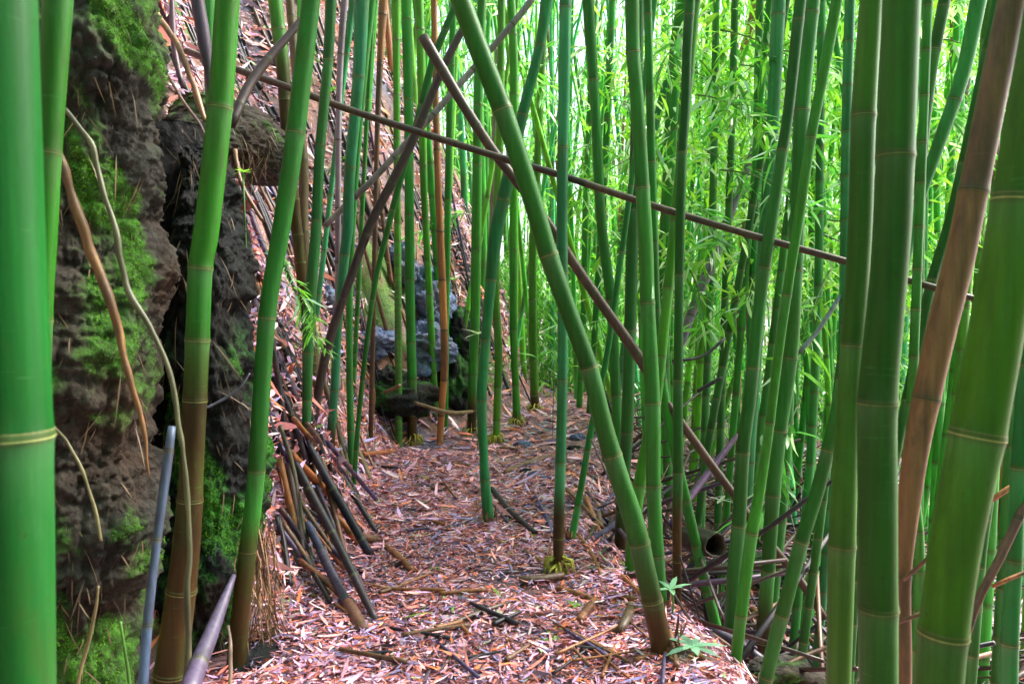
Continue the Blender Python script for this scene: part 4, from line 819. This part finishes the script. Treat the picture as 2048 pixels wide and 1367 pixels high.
# green fallen leaves
mb = MB(); m = 46; Pz = []
for k in range(m):
    px, py = rng.uniform(740, 1360), rng.uniform(960, 1360); d = ground_hit(px, py); p = at(px, py, d); Pz.append(p + np.array([0, 0, .025]))
a = rng.uniform(0, 6.28, m)
for k in range(m):
    mb = MB(); mb.blades([[0, 0, 0]], [[math.cos(a[k]), math.sin(a[k]), .05]], [[0, 0, 1.0]], rng.uniform(.08, .15), rng.uniform(.014, .024), np.array([.22, .42, .08]) if k % 3 else np.array([.55, .62, .5]), .15)
    tag(obj('fallen_leaf', mb.mesh('fallen_leaf'), M_LEAF, None, Pz[k]), 'single fresh ' + ('green' if k % 3 else 'pale') + ' bamboo leaf fallen on the brown litter of the path', 'leaf', ('green' if k % 3 else 'pale') + ' leaves fallen on the path')
# loose twigs
LT = {0: 'brown', 1: 'tan', 2: 'black', 3: 'purple', 4: 'tan'}
for k in range(120):
    side = k % 3
    if side == 0: px, py = rng.uniform(600, 1350), rng.uniform(900, 1360)
    elif side == 1: px, py = rng.uniform(560, 900), rng.uniform(330, 1050)
    else: px, py = rng.uniform(1150, 1700), rng.uniform(940, 1340)
    d = ground_hit(px, py)
    if d > 14: continue
    p = at(px, py, d); L = rng.uniform(.12, .45) * (1 + .1 * d) * (.55 if side == 0 else 1); an = rng.uniform(0, 3.14) if side != 1 else rng.normal(-1.0, .5)
    q = [p]; dx = math.cos(an); dy = math.sin(an)
    Pp = []
    for t in np.linspace(-.5, .5, 6):
        x, y = p[0] + dx * L * t, p[1] + dy * L * t; Pp.append([x, y, h1(x, y) + .02])
    Pp = np.array(Pp); Pp[:, 2] = np.interp(np.arange(6), [0, 5], [Pp[0, 2], Pp[-1, 2]]) * .7 + Pp[:, 2] * .3 + .01
    mb = MB(); pal = LT[k % 5]; r = rng.uniform(.004, .013); org = Pp[0].copy(); mb.tube(resample(Pp - org, 12), r * np.linspace(1, .7, 12), np.array(PAL[pal][k % 3]) * np.ones((12, 1)), 7)
    where = ['on the path litter', 'on the steep litter bank', 'in the hollow right of the path'][side]
    tag(obj('twig', mb.mesh('twig'), M_DEAD, None, org), f'small {pal} dead twig lying {where}', 'twig', f'{pal} twigs {where}')

# ------------------------------------------------------------------ leafy plants
def leaf_set(mb, c, n, L, Wd, col, spread=1.0, droop=-.3, jitter=.3):
    a = rng.uniform(0, 6.28, n); D = np.stack([np.cos(a), np.sin(a), rng.normal(droop, jitter, n)], 1)
    C = np.array(col) * rng.uniform(.6, 1.35, (n, 1)); mb.blades(np.repeat([c], n, 0) + rng.normal(0, .012, (n, 3)), D, np.stack([rng.normal(0, .4, n), rng.normal(0, .4, n), np.ones(n)], 1), rng.uniform(.6, 1.1, n) * L, Wd, C, .25)
def seedling(px, py, spx, d, label, col, n=7, hpx=None):
    s_ = spx * d / F; c = at(px, py, d); gz = h1(c[0], c[1]); o = empty('seedling', (c[0], c[1], min(gz, c[2] - .05)))
    mb = MB(); top = c - np.array(o.location); mb.tube(resample(np.array([[0, 0, 0], top * .6 + [.01, 0, 0], top]), 6), .004, (.1, .2, .05), 6); obj('stem', mb.mesh('stem'), M_CULM, o)
    for k in range(n):
        a = k / n * 6.283 + rng.uniform(-.3, .3); m2 = MB(); m2.blades([[0, 0, 0]], [[math.cos(a), math.sin(a) * .8, rng.uniform(-.1, .7)]], [[0, 0, 1.0]], s_ * rng.uniform(.45, .62), s_ * .17, np.array(col) * rng.uniform(.7, 1.2), .3)
        l = obj('leaf', m2.mesh('leaf'), M_LEAF, o); l.location = top
    tag(o, label, 'seedling')
seedling(1342, 1178, 74, 3.05, 'leafy pale green seedling right of the foot of the thick light green culm', (.22, .5, .3))
seedling(1386, 1292, 110, 2.75, 'larger leafy seedling with whitish leaves near the bottom, by the black rotten cane', (.3, .6, .42), 9)
seedling(1442, 1000, 52, 4.4, 'small whitish seedling in the hollow above the rotten log', (.5, .65, .5), 6)
seedling(486, 344, 40, 3.3, 'tiny bright fern on the rock ledge at upper left', (.3, .6, .08), 8)
seedling(955, 668, 60, 6.9, 'small pale leafy sprig beside the second collared culm', (.45, .65, .45), 7)
seedling(1105, 712, 60, 7.5, 'bright green sprig behind the straight middle culm', (.15, .5, .06), 9)
for px, py, w_, lb in [(700, 320, 40, 'small bright fern on the bank under the long pole'), (905, 560, 50, 'pale leafy sprig right of the jointed dead cane'), (760, 520, 36, 'small fern above the blue-grey stones'), (585, 690, 36, 'small pale sprig right of the rock-side culm above the pole heap'),
        (1010, 300, 40, 'fern high on the bank edge beyond the crossing poles'), (870, 470, 44, 'pale sprig above the large blue-grey stone'), (660, 180, 40, 'fern near the top of the litter slope'), (930, 600, 44, 'pale sprig left of the second collared culm')]:
    seedling(px, py, w_, ground_hit(px, py) - .12, lb, (.16, .5, .06) if 'fern' in lb else (.4, .62, .3), 8)
def spray_mesh(name, n, L, seed, col, size=.4, white=.25):
    """a drooping twig with bunches of narrow leaves; built around the origin"""
    r_ = np.random.default_rng(seed); mb = MB(); ax = np.array([r_.uniform(-1, 1), r_.uniform(-.6, .6), r_.uniform(-.5, .1)]); ax /= np.linalg.norm(ax)
    P = np.array([ax * size * t + np.array([0, 0, -.35 * size * t * t]) for t in np.linspace(0, 1, 8)]); mb.tube(P, np.linspace(.004, .0015, 8), (.12, .2, .05), 5)
    k = r_.integers(2, 8, n); c = P[k] + r_.normal(0, .02, (n, 3)); a = r_.uniform(0, 6.28, n)
    D = np.stack([np.cos(a), np.sin(a), r_.normal(-.35, .45, n)], 1) + ax * .6
    C = np.array(col) * r_.uniform(.55, 1.35, (n, 1)); wh = r_.random(n) < white; C[wh] = np.array([.38, .6, .42]) * r_.uniform(.8, 1.3, (wh.sum(), 1))  # whitish leaves: glossy sky glints put into the leaf colour
    mb.blades(c, D, np.stack([r_.normal(0, .5, n), r_.normal(0, .5, n), np.ones(n)], 1), r_.uniform(.6, 1.2, n) * L, r_.uniform(.012, .02, n) * L / .14, C, r_.uniform(.1, .5, n))
    return mb.mesh(name)
SPR = [spray_mesh('leaf_spray', 34, .15, 500 + k, (.16, .48, .05) if k % 2 else (.1, .4, .06), .45) for k in range(8)]
SPRF = [spray_mesh('leaf_spray', 60, .20, 600 + k, (.2, .55, .06) if k % 2 else (.13, .46, .08), .8, .3) for k in range(6)]
for m_ in SPR + SPRF: m_.materials.append(M_LEAF)
def spray(px, py, d, k, label, sc=1.0, group=None):
    o = bpy.data.objects.new('leaf_spray', SPR[k % 8]); COL.objects.link(o); o.location = at(px, py, d); o.scale = (sc, sc, sc); o.rotation_euler = (0, 0, rng.uniform(0, 6.28)); tag(o, label, 'leafy branch', group)
for k, (px, py, d) in enumerate([(1440, 60, 5.2), (1395, 190, 4.9), (1450, 215, 5.3), (1500, 290, 5.6), (1410, 300, 5.0), (1470, 380, 5.4), (1360, 240, 5.2), (1340, 500, 5.4), (1430, 470, 5.7), (1550, 560, 5.2), (1650, 330, 5.0), (1640, 180, 5.2), (1655, 440, 4.7), (1660, 540, 4.4), (1600, 800, 4.3), (1880, 80, 5.0), (1895, 200, 4.6), (1860, 520, 4.8), (1980, 300, 5.2), (1330, 130, 6.0), (1215, 200, 7.0), (1190, 260, 6.6), (1300, 420, 6.6), (1480, 130, 5.6), (1400, 120, 5.6), (1500, 440, 5.4), (1395, 420, 5.2), (1670, 120, 5.0), (1690, 380, 5.2), (1900, 120, 5.4), (1420, 20, 4.6), (1560, 100, 4.9), (1500, 180, 4.7), (1645, 60, 4.6), (1655, 250, 4.3), (1310, 300, 5.4), (1440, 340, 4.6), (1880, 300, 4.2), (1870, 20, 4.4), (1620, 460, 4.8), (1380, 540, 5.0)]):
    vert = 'near the top edge' if py < 160 else 'above the long pole' if py < 330 + (px - 1060) * .3 else 'below the long pole'
    lb = f"leaf spray {vert}, {'nearer' if d < 5 else 'farther'} one, {between(px)}"
    spray(px, py, d, k, lb, rng.uniform(1.0, 1.5), 'leaf sprays hanging at upper right')
spray(560, 560, 3.3, 3, 'spray of narrow pale leaves sticking out right of the leaning culm', .55)
spray(570, 600, 3.4, 5, 'lower spray of yellowish narrow leaves by the leaning culm', .5)
spray(525, 480, 3.3, 6, 'small bright spray at the edge of the dark upright rock', .4)
spray(1090, 690, 7.0, 1, 'small green spray low behind the middle culm', .7)
spray(1220, 640, 8.0, 2, 'green spray over the far path bend', .9)

# ------------------------------------------------------------------ the stand behind: single culms, then the far mass
GC = ['green', 'blue', 'yellow', 'dark', 'green', 'green', 'blue', 'yellow']
BR = {'green': (.06, .42, .045), 'blue': (.06, .44, .15), 'yellow': (.15, .46, .03), 'dark': (.03, .28, .03)}
for k_, v_ in BR.items(): PAL['far_' + k_] = [tuple(np.array(v_) * f) for f in (1, 1.15, .85)]
def free(x, y, r=.16):
    return all((x - a) ** 2 + (y - b) ** 2 > r * r for a, b in TAKEN)
def far_cane(mb, x, y, r, pal, lean, H, sides=8, step=.25, seed=0, detail=False, org=(0, 0, 0)):
    z0 = h1(x, y) - .05; n = 14; t = np.linspace(0, 1, n); bow = rng.normal(0, .15, 2)
    P = np.stack([x + lean[0] * t * H + bow[0] * t * t * H * .4, y + lean[1] * t * H + bow[1] * t * t * H * .4, z0 + t * H], 1) - np.array(org)
    R = r * (1 - .55 * t); L = np.linalg.norm(np.diff(P, axis=0), axis=1).sum(); sp = rng.uniform(.26, .45); ns = list(np.arange(rng.uniform(.05, .3), L, sp))
    cane_mesh(P, R, ns, pal, sides, None, mb=mb, step=step, seed=seed, node_detail=detail, extra='lines')
    return P
n_ind = 0
def stand(count, xr, yr, label, group, rr=(.028, .05), sprays=.5, cond=None, pals=None, hh=(6.5, 9)):
    global n_ind
    tries = 0; made = 0
    while made < count and tries < count * 60:
        tries += 1; y = rng.uniform(*yr); x = rng.uniform(*xr)
        if abs(x) > y * .70 + .2 or not free(x, y): continue
        dl = np.interp(y, XLY, XLX) - x; dr = x - np.interp(y, XRY, XRX)
        if dl < .12 and dr < .12 and y < 9.6: continue
        if cond and not cond(x, y, dl, dr): continue
        TAKEN.append((x, y)); z = h1(x, y); o = empty('bamboo', (x, y, z)); mb = MB()
        pal = 'far_' + (pals or GC)[rng.integers(0, len(pals or GC))]
        if rng.random() < .08: pal = ['tan', 'brown', 'grey'][rng.integers(0, 3)]
        big = rng.random() < .15
        P = far_cane(mb, x, y, rng.uniform(*rr), pal, rng.normal(0, .16 if big else .06, 2), rng.uniform(*hh), 10 if y < 9 else 8, .12 if y < 9 else .25, made + int(x * 10) % 97, y < 9, org=(x, y, z))
        obj('culm', mb.mesh('culm'), M_CULM if pal[:4] == 'far_' else M_DEAD, o)
        if rng.random() < sprays and pal[:4] == 'far_':
            for q in range(rng.integers(1, 4)):
                i_ = rng.integers(3, 9); s_ = bpy.data.objects.new('leaf_spray', SPRF[rng.integers(0, 6)]); COL.objects.link(s_); s_.parent = o; s_.location = P[i_]; s_.rotation_euler = (0, 0, rng.uniform(0, 6.28)); sc = rng.uniform(.6, 1.0); s_.scale = (sc,) * 3
        mid = int(np.argmin(np.abs(P[:, 2] + z - CAM_H))); mxp = 1024 + F * (P[mid, 0] + x) / (P[mid, 1] + y); hi = 1024 + F * (P[mid + 4, 0] + x) / (P[mid + 4, 1] + y); lo = 1024 + F * x / y
        lb = f"{TONE[pal.replace('far_', '')].replace('dark green', 'dark')} {label}, {lean_word(lo, hi)}, {between(mxp)}"
        tag(o, lb, 'bamboo', lb); made += 1; n_ind += 1
stand(66, (.8, 5), (4.6, 9), 'culm of the thicket', 'thicket culms right of the path', (.024, .04), .4, cond=lambda x, y, dl, dr: dr > .4)
stand(40, (-4.5, 1.0), (7.6, 15), 'culm on the far bank', 'culms on the far left bank', (.03, .048), .25, cond=lambda x, y, dl, dr: dl > .15 and x > -.24 * y)
stand(10, (-4.5, -1.3), (6.5, 12), 'culm high on the slope', 'culms high on the upper left slope', (.03, .045), .1, cond=lambda x, y, dl, dr: dl > .8 and -.32 * y < x < -.2 * y)
stand(84, (.9, 12), (8.5, 18), 'far-stand culm', 'culms of the dense stand beyond the path', (.03, .05), .6, cond=lambda x, y, dl, dr: dr > .1 or y > 11)
stand(22, (-.6, 2.2), (9.6, 13.5), 'culm past the path end', '', (.028, .042), .3, cond=lambda x, y, dl, dr: -.05 * y < x < .15 * y and dl < .3)
mb = MB(); made = 0
while made < 520:
    y = rng.uniform(15, 36); x = rng.uniform(-.5, .72) * y
    far_cane(mb, x, y, rng.uniform(.035, .06), 'far_' + GC[rng.integers(0, 8)], rng.normal(0, .07, 2), rng.uniform(8, 12), 6, .8, made); made += 1
tag(obj('far_bamboo', mb.mesh('far_bamboo'), M_CULM), 'far mass of slender bamboo culms fading behind the nearer stand', kind='stuff')
# foliage of the far stand and an added roof of leaves shading the grove
def leafmass(name, n, xr, yr, zr, L, cols, label, cl=40, sp=.45, keep=None, wr=.13):
    m = n // cl; y = yr[0] + (yr[1] - yr[0]) * rng.random(m); x = rng.uniform(*xr, m) * (y if xr[1] <= 1 else 1); z = zr[0] + (zr[1] - zr[0]) * rng.random(m) ** .8
    c = np.stack([x, y, z], 1)
    if keep is not None: c = c[keep(c)]
    P = np.repeat(c, cl, 0) + rng.normal(0, sp, (len(c) * cl, 3)) * np.array([1, 1, .45]); m = len(P); a = rng.uniform(0, 6.28, m)
    D = np.stack([np.cos(a), np.sin(a), rng.normal(-.4, .4, m)], 1); C = np.array(cols)[rng.integers(0, len(cols), m)] * rng.uniform(.6, 1.3, (m, 1))
    mb = MB(); mb.blades(P, D, np.stack([rng.normal(0, .5, m), rng.normal(0, .5, m), np.ones(m)], 1), rng.uniform(.7, 1.3, m) * L, L * wr, C, .3)
    return tag(obj(name, mb.mesh(name, False), M_LEAF), label, kind='stuff')
GL = [(.16, .5, .05), (.1, .4, .06), (.22, .55, .08), (.3, .6, .25), (.07, .3, .05)]
leafmass('undergrowth', 26000, (.02, .7), (10.5, 20), (-1.2, .5), .2, [(.05, .2, .03), (.1, .34, .05), (.04, .14, .03), (.16, .42, .06)], 'low leafy growth closing the foot of the far stand', sp=.4)
leafmass('undergrowth', 9000, (-.02, .12), (11.2, 14.5), (-.2, 2.0), .17, [(.08, .3, .04), (.14, .4, .06)], 'low leafy growth where the path bends out of sight', sp=.4)
leafmass('hanging_foliage', 24000, (.14, .7), (5.2, 11), (1.3, 5.2), .145, [(.30, .66, .05), (.16, .55, .06), (.38, .70, .1), (.6, .82, .6)], 'curtain of bright bamboo leaves hanging at the upper right', cl=34, sp=.26, wr=.17)
leafmass('far_foliage', 54000, (-.35, .7), (9, 32), (.2, 8), .26, GL, 'bright narrow leaves filling the gaps of the far stand', keep=lambda c: (c[:, 0] / c[:, 1] > .05) | (c[:, 2] > 3.5))
leafmass('shade_canopy', 26000, (-6, 8), (-4, 9), (5.6, 8.5), .2, GL, 'roof of bamboo leaves added above the path to shade it', sp=.5)  # leaf roof added overhead to shade the foreground
leafmass('shade_canopy', 30000, (-9, 6), (-8, -2), (.5, 8), .26, GL, 'unseen bamboo leaves added behind the viewer to block front light', sp=.6)  # unseen leaf mass added to block skylight from behind the viewer
mb = MB()  # unseen culms added behind the viewer to darken the culm fronts
for k in range(170):
    x, y = rng.uniform(-8, 6), rng.uniform(-9, -1.2)
    if abs(x) < .7 and y > -4: continue
    far_cane(mb, x, y, rng.uniform(.035, .055), GC[rng.integers(0, 8)], rng.normal(0, .07, 2), 8.5, 6, .8, k)
for k in range(60):  # more unseen culms, added to shade the right side
    x, y = rng.uniform(1.7, 6), rng.uniform(-1.5, 1.6)
    if x < y * .8 + .9: continue
    far_cane(mb, x, y, rng.uniform(.035, .055), GC[rng.integers(0, 8)], rng.normal(0, .05, 2), 8.5, 6, .8, k)
tag(obj('far_bamboo', mb.mesh('far_bamboo'), M_CULM), 'unseen bamboo culms added behind and beside the viewer to cut front light', kind='stuff')
leafmass('shade_canopy', 9000, (1.9, 6), (-2, .6), (.5, 6), .26, GL, 'unseen bamboo leaves added right of the viewer to shade that side', sp=.3)  # unseen leaves added beside the viewer to shade the near right culms

for o_ in S.objects:
    if 'label' in o_ and len(o_['label'].split()) > 16: print('LONG', o_.name, o_['label'])
